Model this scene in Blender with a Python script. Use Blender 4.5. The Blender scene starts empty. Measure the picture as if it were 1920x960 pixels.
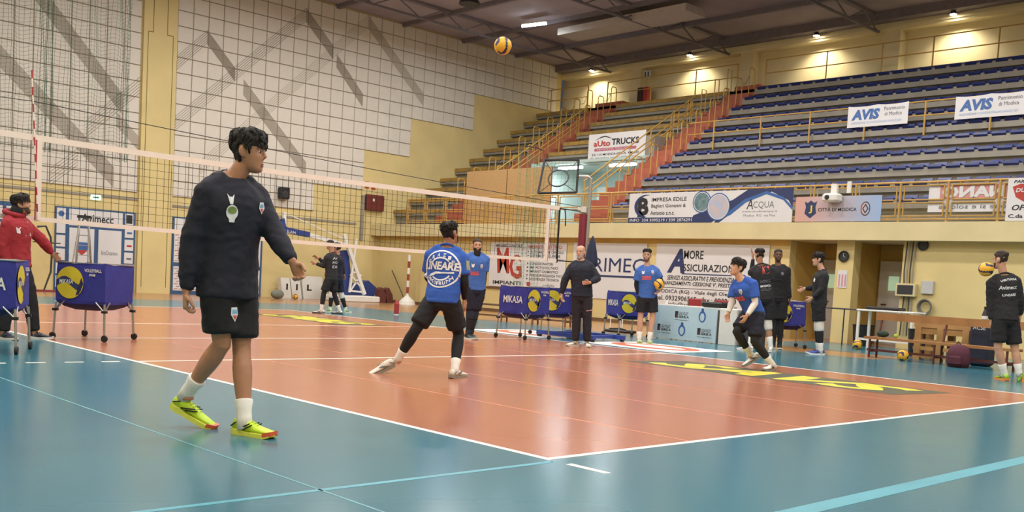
import bpy, bmesh, math, random
import numpy as np
from mathutils import Vector, Matrix, noise
from mathutils.bvhtree import BVHTree
random.seed(7)
S = bpy.context.scene
COL = S.collection
R = math.radians

# ------------------------------------------------------------------ camera
CAM = np.array([-4.157, -3.988, 1.043]); FPX = 1841.8; CX, CY = 960.0, 657.8
def _basis(yaw, pitch, roll):
    f = np.array([math.cos(pitch)*math.cos(yaw), math.cos(pitch)*math.sin(yaw), math.sin(pitch)])
    r = np.cross(f, [0, 0, 1.0]); r /= np.linalg.norm(r); u = np.cross(r, f)
    c, s = math.cos(roll), math.sin(roll)
    return f, c*r+s*u, -s*r+c*u
CF, CR, CU = _basis(.8076, -.0702, .0569)
cam_data = bpy.data.cameras.new('camera'); cam = bpy.data.objects.new('camera', cam_data); COL.objects.link(cam)
cam.matrix_world = Matrix(((CR[0], CU[0], -CF[0], CAM[0]), (CR[1], CU[1], -CF[1], CAM[1]), (CR[2], CU[2], -CF[2], CAM[2]), (0, 0, 0, 1)))
cam_data.sensor_width = 36; cam_data.sensor_fit = 'HORIZONTAL'; cam_data.lens = 36*FPX/1920
cam_data.shift_y = (CY-480)/1920; cam_data.clip_start = .05; cam_data.clip_end = 200
S.camera = cam
def ray(x, y): return CF+(x-CX)/FPX*CR-(y-CY)/FPX*CU
def on(x, y, X=None, Y=None, Z=None, T=None):
    """the point of the hall seen at a photo pixel, on a given plane or at a given depth"""
    d = ray(x, y)
    t = (X-CAM[0])/d[0] if X is not None else (Y-CAM[1])/d[1] if Y is not None else (Z-CAM[2])/d[2] if Z is not None else T
    return CAM+t*d
def depth(p): return float((np.asarray(p)-CAM) @ CF)

# ------------------------------------------------------------------ world, view, lamps of the hall
W = bpy.data.worlds.new('world'); S.world = W; W.use_nodes = True
W.node_tree.nodes['Background'].inputs[0].default_value = (.75, .8, .9, 1)
W.node_tree.nodes['Background'].inputs[1].default_value = .05
S.view_settings.view_transform = 'Standard'; S.view_settings.look = 'None'; S.view_settings.gamma = 1
S.view_settings.use_curve_mapping = False
S.view_settings.exposure = 0.43
def lin(c):
    c = c/255
    return c/12.92 if c <= .04045 else ((c+.055)/1.055)**2.4
def rgb(h): return tuple(lin(int(h[i:i+2], 16)) for i in (0, 2, 4))+(1,)
def area(name, loc, size, power, col=(1, .95, .88), sy=None, rot=(0, 0, 0), spread=None):
    d = bpy.data.lights.new(name, 'AREA'); d.energy = power; d.color = col
    d.shape = 'RECTANGLE'; d.size = size; d.size_y = sy or size
    if spread: d.spread = spread
    o = bpy.data.objects.new(name, d); COL.objects.link(o); o.location = loc; o.rotation_euler = rot
    return o
LAMPS = [(x, y) for x in (-5.0, .8, 6.6, 12.4) for y in (-9.0, -3.0, 3.0, 9.0, 15.0, 21.0)]
LAMPS += [(17.2, 21.3), (18.6, 15.4), (18.6, 9.0), (18.6, 3.0)]
for (lx, ly) in LAMPS: area('lamp_light', (lx, ly, 10.02), .75, 205, (1, .965, .92))

# ------------------------------------------------------------------ helpers
def tag(o, label=None, cat=None, group=None, kind=None):
    if label: o['label'] = label
    if cat: o['category'] = cat
    if group: o['group'] = group
    if kind: o['kind'] = kind
    return o
ROOT = {}
def empty(name, loc, label=None, cat=None, group=None, kind=None, rz=0):
    o = bpy.data.objects.new(name, None); COL.objects.link(o); o.location = tuple(float(v) for v in loc); o.rotation_euler = (0, 0, rz)
    o.empty_display_size = .1
    ROOT[o.name] = np.array(loc, float)
    return tag(o, label, cat, group, kind)
def clone(o, parent=None):
    c = o.copy(); COL.objects.link(c); c.parent = parent
    for ch in o.children: clone(ch, c)
    return c
MATS = {}
def mat(name, col, rough=.6, var=.12, scale=6.0, bump=0.0, bscale=40.0, metal=0.0, spec=.5, emit=0.0, alpha=1.0, coat=0.0, col2=None, trans=0.0):
    if name in MATS: return MATS[name]
    m = bpy.data.materials.new(name); m.use_nodes = True; nt = m.node_tree; N = nt.nodes; b = N['Principled BSDF']
    c = rgb(col) if isinstance(col, str) else col
    tc = N.new('ShaderNodeTexCoord')
    if var or col2:
        nz = N.new('ShaderNodeTexNoise'); nz.inputs['Scale'].default_value = scale; nz.inputs['Detail'].default_value = 5
        nt.links.new(tc.outputs['Object'], nz.inputs['Vector'])
        cr = N.new('ShaderNodeValToRGB'); cr.color_ramp.elements[0].position = .3; cr.color_ramp.elements[1].position = .7
        c2 = rgb(col2) if col2 else tuple(min(1, v*(1+var)) for v in c[:3])+(1,)
        c1 = c if col2 else tuple(v*(1-var) for v in c[:3])+(1,)
        cr.color_ramp.elements[0].color = c1; cr.color_ramp.elements[1].color = c2
        nt.links.new(nz.outputs['Fac'], cr.inputs['Fac']); nt.links.new(cr.outputs['Color'], b.inputs['Base Color'])
    else: b.inputs['Base Color'].default_value = c
    b.inputs['Roughness'].default_value = rough; b.inputs['Metallic'].default_value = metal
    b.inputs['Specular IOR Level'].default_value = spec; b.inputs['Coat Weight'].default_value = coat
    if emit: b.inputs['Emission Color'].default_value = c; b.inputs['Emission Strength'].default_value = emit
    if alpha < 1: b.inputs['Alpha'].default_value = alpha
    if trans: b.inputs['Transmission Weight'].default_value = trans
    if bump:
        bn = N.new('ShaderNodeTexNoise'); bn.inputs['Scale'].default_value = bscale; bn.inputs['Detail'].default_value = 4
        nt.links.new(tc.outputs['Object'], bn.inputs['Vector'])
        bp = N.new('ShaderNodeBump'); bp.inputs['Strength'].default_value = bump; bp.inputs['Distance'].default_value = .02
        nt.links.new(bn.outputs['Fac'], bp.inputs['Height']); nt.links.new(bp.outputs['Normal'], b.inputs['Normal'])
    MATS[name] = m; return m

def nrm(v): v = np.asarray(v, float); return v/max(1e-9, np.linalg.norm(v))
def perp(d, hint=(0, 0, 1)):
    d = nrm(d); h = np.asarray(hint, float)
    if abs(d @ nrm(h)) > .97: h = np.array([1.0, 0, 0]) if abs(d[0]) < .9 else np.array([0, 1.0, 0])
    a = nrm(np.cross(h, d)); return a, np.cross(d, a)
class MB:
    """collects shapes and links them as ONE mesh object"""
    def __init__(s): s.v = []; s.f = []; s.n = 0
    def add(s, v, f):
        v = [tuple(float(c) for c in p) for p in v]
        s.v += v; s.f += [tuple(i+s.n for i in q) for q in f]; s.n += len(v); return s
    def box(s, p0, p1):
        (a, b, c), (d, e, g) = [min(x) for x in zip(p0, p1)], [max(x) for x in zip(p0, p1)]
        return s.add([(a, b, c), (d, b, c), (d, e, c), (a, e, c), (a, b, g), (d, b, g), (d, e, g), (a, e, g)],
                     [(0, 3, 2, 1), (4, 5, 6, 7), (0, 1, 5, 4), (1, 2, 6, 5), (2, 3, 7, 6), (3, 0, 4, 7)])
    def cbox(s, p0, p1, b=.02):
        """box with its upper and side edges chamfered"""
        (x0, y0, z0), (x1, y1, z1) = [min(x) for x in zip(p0, p1)], [max(x) for x in zip(p0, p1)]
        def ring(z, i): return [(x0+i+b, y0+i, z), (x1-i-b, y0+i, z), (x1-i, y0+i+b, z), (x1-i, y1-i-b, z), (x1-i-b, y1-i, z), (x0+i+b, y1-i, z), (x0+i, y1-i-b, z), (x0+i, y0+i+b, z)]
        v = ring(z0, b)+ring(z0+b, 0)+ring(z1-b, 0)+ring(z1, b); f = [tuple(range(7, -1, -1)), tuple(range(24, 32))]
        for k in range(3):
            for i in range(8): j = (i+1) % 8; f.append((8*k+i, 8*k+j, 8*k+8+j, 8*k+8+i))
        return s.add(v, f)
    def beam(s, p0, p1, w, h, hint=(0, 0, 1)):
        p0 = np.asarray(p0, float); p1 = np.asarray(p1, float); a, b = perp(p1-p0, hint); a = a*w/2; b = b*h/2
        v = [p+q for p in (p0, p1) for q in (-a-b, a-b, a+b, -a+b)]
        return s.add(v, [(0, 1, 2, 3)[::-1], (4, 5, 6, 7), (0, 1, 5, 4), (1, 2, 6, 5), (2, 3, 7, 6), (3, 0, 4, 7)])
    def tube(s, pts, r, n=8, cap=True, closed=False):
        pts = [np.asarray(p, float) for p in pts]; k = len(pts)
        rs = r if hasattr(r, '__len__') else [r]*k; v = []; f = []; pa = None
        for i, p in enumerate(pts):
            if closed: d = pts[(i+1) % k]-pts[i-1]
            else: d = pts[min(k-1, i+1)]-pts[max(0, i-1)]
            d = nrm(d)
            if pa is None: a, b = perp(d)
            else: a = nrm(pa-d*(pa @ d)); b = np.cross(d, a)
            pa = a
            for j in range(n): t = 2*math.pi*j/n; v.append(p+rs[i]*(math.cos(t)*a+math.sin(t)*b))
        for i in range(k if closed else k-1):
            for j in range(n): jj = (j+1) % n; ii = (i+1) % k; f.append((i*n+j, i*n+jj, ii*n+jj, ii*n+j))
        if cap and not closed: f.append(tuple(range(n-1, -1, -1))); f.append(tuple((k-1)*n+j for j in range(n)))
        return s.add(v, f)
    def lathe(s, prof, c=(0, 0, 0), n=16, axis='z'):
        c = np.asarray(c, float); v = []; f = []
        for (r, z) in prof:
            for j in range(n):
                t = 2*math.pi*j/n; p = (r*math.cos(t), r*math.sin(t), z)
                if axis == 'x': p = (p[2], p[0], p[1])
                if axis == 'y': p = (p[1], p[2], p[0])
                v.append(c+np.array(p))
        for i in range(len(prof)-1):
            for j in range(n): jj = (j+1) % n; f.append((i*n+j, i*n+jj, (i+1)*n+jj, (i+1)*n+j))
        f.append(tuple(range(n-1, -1, -1))); f.append(tuple((len(prof)-1)*n+j for j in range(n)))
        return s.add(v, f)
    def prism(s, poly, org, U, V, th):
        """polygon (u,v) on the plane org+uU+vV, thickened along UxV"""
        org, U, V = (np.asarray(q, float) for q in (org, U, V)); Nn = nrm(np.cross(U, V))*th; k = len(poly)
        v = [org+a*U+b*V for a, b in poly]+[org+a*U+b*V+Nn for a, b in poly]
        return s.add(v, [tuple(range(k-1, -1, -1)), tuple(range(k, 2*k))]+[(i, (i+1) % k, k+(i+1) % k, k+i) for i in range(k)])
    def ball(s, c, r, n=16, m=10, sc=(1, 1, 1)):
        c = np.asarray(c, float); v = [c+np.array((0, 0, -r*sc[2]))]; f = []
        for i in range(1, m):
            ph = -math.pi/2+math.pi*i/m
            for j in range(n): t = 2*math.pi*j/n; v.append(c+r*np.array((math.cos(ph)*math.cos(t)*sc[0], math.cos(ph)*math.sin(t)*sc[1], math.sin(ph)*sc[2])))
        v.append(c+np.array((0, 0, r*sc[2])))
        for j in range(n): f.append((0, 1+(j+1) % n, 1+j))
        for i in range(m-2):
            for j in range(n): jj = (j+1) % n; f.append((1+i*n+j, 1+i*n+jj, 1+(i+1)*n+jj, 1+(i+1)*n+j))
        L = len(v)-1
        for j in range(n): f.append((L, 1+(m-2)*n+j, 1+(m-2)*n+(j+1) % n))
        return s.add(v, f)
    def grid(s, fn, nu, nv):
        v = [fn(i/nu, j/nv) for j in range(nv+1) for i in range(nu+1)]
        return s.add(v, [(j*(nu+1)+i, j*(nu+1)+i+1, (j+1)*(nu+1)+i+1, (j+1)*(nu+1)+i) for j in range(nv) for i in range(nu)])
    def mesh(s, name, m=None, off=(0, 0, 0), smooth=False):
        me = bpy.data.meshes.new(name); o = np.asarray(off, float)
        me.from_pydata([(p[0]-o[0], p[1]-o[1], p[2]-o[2]) for p in s.v], [], s.f); me.update()
        if m: me.materials.append(m)
        if smooth: me.shade_smooth() if hasattr(me, 'shade_smooth') else me.polygons.foreach_set('use_smooth', [True]*len(me.polygons))
        return me
    def build(s, name, m, parent=None, smooth=False, label=None, cat=None, group=None, kind=None, local=False):
        if parent is not None:
            base = np.zeros(3) if local else ROOT.get(parent.name, np.zeros(3))
            o = bpy.data.objects.new(name, s.mesh(name, m, base, smooth)); o.parent = parent; ROOT[o.name] = base; COL.objects.link(o); ROOT[o.name] = base
        else:
            a = np.array(s.v); base = np.array([a[:, 0].mean(), a[:, 1].mean(), a[:, 2].min()]) if not local else np.zeros(3)
            o = bpy.data.objects.new(name, s.mesh(name, m, base, smooth)); COL.objects.link(o); o.location = tuple(base); ROOT[o.name] = base
        return tag(o, label, cat, group, kind)
def link(name, me, parent, loc=(0, 0, 0)):
    o = bpy.data.objects.new(name, me); COL.objects.link(o); o.parent = parent; o.location = loc; return o
def text_mesh(txt, bold=0.0, shear=0.0, space=1.0):
    cu = bpy.data.curves.new('t', 'FONT'); cu.body = txt; cu.size = 1; cu.offset = bold; cu.shear = shear; cu.space_character = space; cu.resolution_u = 2
    o = bpy.data.objects.new('t', cu); COL.objects.link(o); bpy.context.view_layer.update()
    me = bpy.data.meshes.new_from_object(o.evaluated_get(bpy.context.evaluated_depsgraph_get()))
    v = np.array([p.co[:] for p in me.vertices]); f = [tuple(p.vertices) for p in me.polygons]
    bpy.data.objects.remove(o); bpy.data.curves.remove(cu); bpy.data.meshes.remove(me)
    v[:, :2] -= v[:, :2].min(0); v[:, :2] /= np.maximum(1e-6, v[:, :2].max(0))
    return v[:, :2], f
def lettering(parent, txt, m, org, U, V, w, h, lift=.004, bold=.0, shear=.0, space=1.0, name='lettering', wrap=None):
    """flat print: text fitted into w x h with its lower left corner at org"""
    v, f = text_mesh(txt, bold, shear, space); org, U, V = np.asarray(org, float), nrm(U), nrm(V); Nn = np.cross(U, V)
    pts = [org+U*a*w+V*b*h+Nn*lift for a, b in v]
    if wrap: pts = [wrap(p) for p in pts]
    if h < .095 or len(txt) == 1: return MB().add(pts, f).build(name, m, parent)
    # large writing: every letter is a part of its own
    lab = list(range(len(pts)))
    def root(i):
        while lab[i] != i: i = lab[i]
        return i
    for q in f:
        for i in q[1:]: lab[root(i)] = root(q[0])
    isl = {}
    for q in f: isl.setdefault(root(q[0]), []).append(q)
    groups = []
    for fs in isl.values():
        xs = [v[i][0]-.3*shear*v[i][1]*h/w for q in fs for i in q]; a, b = min(xs), max(xs)
        for g in groups:
            if min(b, g[1])-max(a, g[0]) > .5*min(b-a, g[1]-g[0]): g[0] = min(a, g[0]); g[1] = max(b, g[1]); g[2] += fs; break
        else: groups.append([a, b, list(fs)])
    for a, b, fs in groups:
        ids = sorted({i for q in fs for i in q}); mp = {i: k for k, i in enumerate(ids)}
        MB().add([pts[i] for i in ids], [tuple(mp[i] for i in q) for q in fs]).build('letter', m, parent)
def ellipse(n, a, b, c=(0, 0), t0=0, t1=360): return [(c[0]+a*math.cos(R(t0+(t1-t0)*i/n)), c[1]+b*math.sin(R(t0+(t1-t0)*i/n))) for i in range(n+(0 if t1-t0 == 360 else 1))]
def flat(parent, poly, m, org, U, V, lift=.003, th=.001, name='print'):
    Nn = nrm(np.cross(U, V)); return MB().prism(poly, np.asarray(org, float)+Nn*lift, U, V, th).build(name, m, parent)
# ------------------------------------------------------------------ hall shell
XW, XB, YW, ZC, XU = 18.35, 18.0, 27.4, 10.75, 28.0     # lower side wall, balcony edge, end wall, ceiling, upper back wall
X0, Y0 = -9.0, -13.0
M_yel = mat('yellow_wall_paint', 'd3c088', .75, .06, 1.2, .12, 60)
M_yel2 = mat('pale_yellow_upper_paint', 'dccfaa', .75, .05, 1.0, .1, 60)
M_slab = mat('cream_slab_paint', 'd0c296', .7, .06, 1.5, .1, 50)
M_pan = mat('white_acoustic_panel', 'd6d0c6', .85, .05, 2.2, .15, 90)
M_groove = mat('grey_groove', '8f8577', .9, .05)
M_joint = mat('grey_joint', '857b6c', .9, .08)
M_ceil = mat('dark_mauve_ceiling', 'a0949b', .9, .15, .6)
M_steel = mat('dark_roof_steel', '756d75', .7, .1)
M_conc = mat('grey_concrete', '8f8a80', .85, .12, 2.5, .2, 30)
M_rail = mat('yellow_rail_paint', 'b8924a', .5, .08)
M_red = mat('terracotta_stair_paint', 'a45c46', .75, .08, 2)
M_white = mat('white_paint', 'dcdad4', .6, .03)
M_wline = mat('white_court_line', 'e6dfd6', .45, .05)
M_black = mat('black_plastic', '17171a', .5, .05)
M_dgrey = mat('dark_grey_metal', '3c3d40', .5, .05, metal=.4)
M_alu = mat('aluminium_tube', 'a9a9a8', .35, .04, metal=.8)

def floor_mat(name, c, c2, rough, scale=.8):
    m = mat(name, c, rough, .0, scale, 0, 160, col2=c2, spec=.55)
    nt = m.node_tree; b = nt.nodes['Principled BSDF']
    nz = nt.nodes.new('ShaderNodeTexNoise'); nz.inputs['Scale'].default_value = 2.5; nz.inputs['Detail'].default_value = 6
    tc = nt.nodes.new('ShaderNodeTexCoord'); nt.links.new(tc.outputs['Object'], nz.inputs['Vector'])
    mr = nt.nodes.new('ShaderNodeMapRange'); mr.inputs['To Min'].default_value = rough-.02; mr.inputs['To Max'].default_value = rough+.03
    nt.links.new(nz.outputs['Fac'], mr.inputs['Value']); nt.links.new(mr.outputs['Result'], b.inputs['Roughness']); return m
M_teal = floor_mat('teal_sport_vinyl', '326c7d', '35707f', .2)
M_orange = floor_mat('orange_sport_vinyl', 'a7684f', 'aa6c52', .2)
M_wood = floor_mat('brown_hall_floor', '9b6f4a', 'a87c55', .22)

floor = MB().box((X0, Y0, -.2), (21.2, YW, 0)).build('floor', M_wood, kind='structure')
def slab(name, x0, y0, x1, y1, m, z=.003): return MB().box((x0, y0, -.002), (x1, y1, z)).build(name, m, floor)
slab('teal_surround', -8.2, -9.0, 13.0, 0, M_teal); slab('teal_surround', -8.2, 18, 13.0, 22, M_teal)
slab('teal_surround', -8.2, 0, 0, 18, M_teal); slab('teal_surround', 9, 0, 13.0, 18, M_teal)
slab('teal_patch', 14.6, 4.6, 18.2, 8.4, M_teal); slab('teal_patch', 13.0, -9, 18.0, 4.4, M_teal)
slab('orange_court', 0, 0, 9, 18, M_orange)
for a in ((0, 0, .05, 18), (8.95, 0, 9, 18), (.05, 0, 8.95, .05), (.05, 17.95, 8.95, 18), (.05, 8.975, 8.95, 9.025), (.05, 5.95, 8.95, 6), (.05, 12, 8.95, 12.05)):
    slab('court_line', *a, M_wline, .0045)
for k in range(8): slab('attack_line_dash', -.32-.36*k, 5.97, -.14-.36*k, 6.02, M_wline, .0045)
slab('service_mark', 0, -.45, .05, -.15, M_wline, .0045)
M_seam = mat('pale_orange_mat_seam', 'cf8a6c', .5, .2, 9); M_tseam = mat('pale_teal_mat_seam', '5d929b', .5, .2, 9); M_tape = mat('light_blue_floor_tape', '4b93a3', .4, .1, 3)
for x in (1.47, 3.0, 4.6, 6.1, 7.6): slab('mat_seam', x-.006, .05, x+.006, 17.95, M_seam, .004)
slab('mat_seam', -1.604, -9, -1.59, 18, M_tseam, .004); slab('mat_seam', -3.2, -9, -3.18, 18, M_tseam, .004)
slab('floor_tape', -8.2, -.07, -.02, -.03, M_tape, .004); slab('floor_tape', -8.2, -1.62, 13, -1.5, M_tape, .004)

# floor advertising
M_dgreen = mat('dark_green_floor_film', '4a4b38', .4, .1); M_fyel = mat('yellow_floor_film', 'd8c83c', .4, .06); M_fred = mat('faded_red_floor_film', 'c4613f', .45, .15, 5)
dec = empty('floor_advert', (7.3, 2.97, .004), 'dark green floor film with big slanted yellow letters by the far sideline', 'floor sticker', 'yellow floor adverts')
MB().prism([(0, 0), (3.95, 0), (4.15, 1.15), (.2, 1.15)], (6.72, 5.02, .0035), (0, -1, 0), (1, 0, 0), .0015).build('film', M_dgreen, dec)
lettering(dec, 'SAVS', M_fyel, (6.82, 4.78, .005), (0, -1, 0), (1, 0, 0), 3.65, .95, .001, .035, .35, .92)
dec = empty('floor_advert', (7.3, 14.1, .004), 'slim yellow lettered floor film beyond the net at the far attack line', 'floor sticker', 'yellow floor adverts')
MB().prism([(0, 0), (3.5, 0), (3.6, 1.1), (.1, 1.1)], (6.72, 15.85, .0035), (0, -1, 0), (1, 0, 0), .0015).build('film', M_dgreen, dec)
lettering(dec, 'SAVS', M_fyel, (6.8, 15.7, .005), (0, -1, 0), (1, 0, 0), 3.3, .95, .001, .06, .35, .8)
for (ya, yb, lab) in ((6.1, 8.3, 'white floor film with a red print between coach and desk'), (9.3, 11.5, 'white floor film with a red print beside the ball carts')):
    d = empty('floor_film', (10.2, (ya+yb)/2, .004), lab, 'floor sticker', 'white floor adverts')
    MB().prism([(0, 0), (yb-ya, 0), (yb-ya, 1.75), (0, 1.75)], (9.25, yb, .0035), (0, -1, 0), (1, 0, 0), .0015).build('film', M_white, d)
    MB().prism(ellipse(28, (yb-ya)*.42, .6, ((yb-ya)/2, .9)), (9.25, yb, .0055), (0, -1, 0), (1, 0, 0), .001).build('print', M_fred, d)
    MB().prism(ellipse(28, (yb-ya)*.3, .3, ((yb-ya)/2, .9)), (9.25, yb, .0068), (0, -1, 0), (1, 0, 0), .001).build('print', M_white, d)

# end wall with acoustic panels
wall_far = MB().box((X0, YW, 0), (XU, YW+.3, ZC)).build('wall_far', M_yel, kind='structure')
STEP = [(-99, 3.2), (15.32, 4.2), (17.35, 5.7), (19.92, 7.2), (22.94, 8.7)]
def panel_bottom(x):
    z = 3.2
    for a, b in STEP:
        if x > a: z = b
    return z
PW, PH = .535, .5
pb = MB(); e = .018
pb.add([(-PW/2+e/2, 0, e/2), (PW/2-e/2, 0, e/2), (PW/2-e/2, 0, PH-e/2), (-PW/2+e/2, 0, PH-e/2), (-PW/2+e, -.035, e), (PW/2-e, -.035, e), (PW/2-e, -.035, PH-e), (-PW/2+e, -.035, PH-e)],
       [(4, 5, 6, 7), (0, 1, 5, 4), (1, 2, 6, 5), (2, 3, 7, 6), (3, 0, 4, 7)])
pm = pb.mesh('panel', M_pan)
cells = []
for i in range(34):
    for k in range(16): cells.append((10.03+PW*(i+.5), 10.7-PH*(k+1)))
for i in range(24):
    for k in range(16): cells.append((8.86-PW*(i+.5), 10.7-PH*(k+1)))
cells = [(x, z) for x, z in cells if z > panel_bottom(x)-.02 and x < XU-.2]
def vis(x, z):
    d = np.array([x, YW, z+.2])-CAM; w = d @ CF; px = CX+FPX*(d @ CR)/w; py = CY-FPX*(d @ CU)/w
    return -20 < px < 1940 and -20 < py < 960
cells.sort(key=lambda c: (not vis(*c), (c[0]-CAM[0])**2))
for (x, z) in cells[:300]: link('panel', pm, wall_far, tuple(np.array((x, YW-.012, z))-ROOT[wall_far.name]))
rest = MB()
for (x, z) in cells[300:]: rest.add([(p[0]+x, p[1]+YW-.012, p[2]+z) for p in pb.v], pb.f)
rest.build('panel_field', M_pan, wall_far, kind='stuff')
# dark backing seen in the joints
bk = MB()
cmin = {}
for (x, z) in cells: cmin[x] = min(z, cmin.get(x, 99))
for x, z in cmin.items(): bk.box((x-PW/2, YW-.014, z), (x+PW/2, YW+.01, 10.7))
bk.build('panel_backing', M_joint, wall_far, kind='stuff')
# decorative diagonal bands of grooves
def band(x0, z0, x1, z1, w, n, clip0=None, m=M_groove, lw=.016):
    b = MB(); s = 1 if z1 > z0 else -1
    for k in range(n):
        o = w*(k/(n-1)-.5)
        xa, za, xb, zb = x0, z0+o, x1, z1+o
        if s < 0: xa -= 0
        b.beam((xa, YW-.049, za), (xb, YW-.049, zb), lw, .005, (0, 1, 0))
    return b.build('groove_band', m, wall_far, kind='stuff')
band(10.03, 7.5, 11.05, 8.55, .42, 6); band(11.05, 8.55, 12.1, 7.5, .42, 14)
band(10.03, 5.55, 14.75, 10.1, .45, 6); band(14.75, 10.1, 15.95, 9.0, .45, 14)
band(12.42, 7.15, 15.0, 4.65, .5, 14); M_groovel = mat('pale_grey_groove', 'aaa292', .9, .05)
band(10.9, 4.2, 17.4, 10.45, .45, 6, m=M_groovel); band(17.4, 10.45, 20.2, 8.0, .45, 14, m=M_groovel); band(16.1, 8.75, 17.33, 7.5, .45, 14)
band(3.0, 8.3, 8.1, 3.6, .6, 16); band(5.3, 9.2, 8.3, 5.9, .6, 16); band(7.2, 4.95, 8.86, 6.6, .5, 6); band(8.15, 5.4, 8.86, 4.75, .4, 10); band(6.2, 3.4, 7.0, 4.1, .5, 6)
# yellow pillar with its outline grooves
pil = MB().box((8.9, YW-.12, 0), (10.0, YW, ZC)).build('pillar', M_yel, wall_far)
M_pgr = mat('dark_yellow_pillar_groove', '6d5f33', .9, .05)
pg = MB()
for s, xa, xb in ((1, 9.04, 9.2), (-1, 9.86, 9.66)):
    pg.box((xa-.008, YW-.127, .2), (xa+.008, YW-.118, 8.3)); pg.box((min(xa, xb), YW-.127, 8.29), (max(xa, xb), YW-.118, 8.31)); pg.box((xb-.008, YW-.127, 8.3), (xb+.008, YW-.118, ZC))
pg.build('pillar_groove', M_pgr, wall_far)
MB().box((X0, YW-.03, 2.95), (8.9, YW, 3.02)).build('wall_ledge', M_conc, wall_far)
MB().box((10.0, YW-.03, 2.86), (17.3, YW, 2.93)).build('wall_ledge', M_conc, wall_far)
# walls out of the picture
MB().box((X0-.3, Y0, 0), (X0, YW+.3, ZC)).build('wall_near', M_yel, kind='structure')
MB().box((X0-.3, Y0-.3, 0), (XU+.3, Y0, ZC)).build('wall_right', M_yel, kind='structure')
# upper back wall behind the stands with recessed bays
wall_back = MB().box((XU+.45, Y0, 2.9), (XU+.75, YW+.3, ZC)).build('wall_back', M_yel2, kind='structure')
MB().box((XU, Y0, 10.2), (XU+.45, YW, ZC)).build('lintel', M_yel2, wall_back)
MB().box((XU-.06, Y0, 10.28), (XU, YW, 10.36)).build('lintel_lip', M_yel2, wall_back)
for y in (23.1, 17.7, 12.0, 7.0, 2.0, -3.0, -8.0): MB().box((XU, y-.28, 8.6), (XU+.45, y+.28, 10.2)).build('pier', M_yel2, wall_back)
# lower side wall with the recess of the doors
wall_side = empty('wall_side', (XW, 10, 0), kind='structure')
MB().box((XW, 9.47, 0), (XW+.3, YW, 2.55)).build('wall_length', M_yel, wall_side)
MB().box((XW, Y0, 0), (XW+.3, 6.5, 2.55)).build('wall_length', M_yel, wall_side)
MB().box((XW, 7.72, 0), (XW+.35, 8.18, 2.55)).build('pier', M_yel, wall_side)
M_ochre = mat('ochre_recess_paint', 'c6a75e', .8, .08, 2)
MB().box((20.1, 5.5, 0), (20.3, 12.5, 2.55)).build('recess_back', M_ochre, wall_side)
MB().box((XW+.3, 9.47, 0), (20.1, 9.6, 2.55)).build('recess_cheek', M_ochre, wall_side)
MB().box((XW+.35, 7.9, 0), (20.1, 8.0, 2.55)).build('recess_cheek', M_ochre, wall_side)
MB().box((XW+.3, 6.4, 0), (20.1, 6.5, 2.55)).build('recess_cheek', M_ochre, wall_side)
MB().box((XB, Y0, 2.5), (XB+1.6, YW, 2.93)).build('balcony_edge', M_slab, wall_side)
MB().box((XB+1.6, Y0, 2.5), (XU+.5, YW, 2.93)).build('balcony_floor', M_conc, wall_side)
MB().box((XW-.02, 9.47, 0), (XW, YW, .1)).build('baseboard_side', mat('brown_baseboard', '6e5238', .7, .1), kind='structure')
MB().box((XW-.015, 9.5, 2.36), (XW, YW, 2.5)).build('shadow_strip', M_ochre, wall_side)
# ceiling, purlins and trusses
ceiling = MB().box((X0, Y0, ZC), (XU+.75, YW+.3, ZC+.2)).build('ceiling', M_ceil, kind='structure')
for y in (24.5, 18.5, 12.5, 6.5, .5, -5.5):
    t = MB(); t.box((X0, y-.1, 10.66), (XU, y+.1, ZC)); t.box((X0, y-.04, 10.17), (XU, y+.04, 10.24))
    for i in range(18):
        a = X0+2.05*i; t.beam((a, y, 10.2), (a+1.02, y, 10.68), .04, .04); t.beam((a+1.02, y, 10.68), (a+2.05, y, 10.2), .04, .04)
    t.build('roof_truss', M_steel, ceiling)
for x in range(-8, 28, 3): MB().box((x, Y0, 10.6), (x+.14, YW, ZC)).build('purlin', M_steel, ceiling)
MB().box((XU-.5, Y0, 10.45), (XU-.05, YW, ZC)).build('edge_beam', M_steel, ceiling)
duct = MB(); duct.box((22.1, 16.2, 10.18), (23.2, 22.0, 10.42)); duct.build('air_duct', mat('pale_duct_metal', 'b3aaa5', .6, .05), ceiling)
# lamps
M_lamp = mat('lamp_glow', (1, .93, .82, 1), .5, 0, emit=12); M_tube = mat('cold_tube_glow', (.85, .95, 1, 1), .5, 0, emit=14)
lampm = MB().lathe([(.05, 10.5-10), (.12, 10.45-10), (.34, 10.12-10), (.36, 10.05-10)], n=14).mesh('reflector', M_dgrey)
lampg = MB().lathe([(.31, .06), (.33, .055)], n=14).mesh('bulb', M_lamp)
ORDN = 'first second third fourth fifth sixth seventh eighth ninth tenth eleventh twelfth thirteenth fourteenth fifteenth sixteenth seventeenth eighteenth nineteenth twentieth'.split()
ORDN += ['twenty-'+w for w in ORDN[:9]]+['thirtieth']+['thirty-'+w for w in ORDN[:9]]
for i, (lx, ly) in enumerate(LAMPS):
    q = empty('ceiling_lamp', (lx, ly, 10.0), f'round high bay lamp, {ORDN[i % 6]} along the {ORDN[i//6]} ceiling row, high above the court', 'lamp', 'high bay lamps of the hall')
    link('reflector', lampm, q); link('bulb', lampg, q); link('cord', MB().tube([(0, 0, .48), (0, 0, .75)], .02, 6).mesh('cord', M_dgrey), q)
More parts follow.
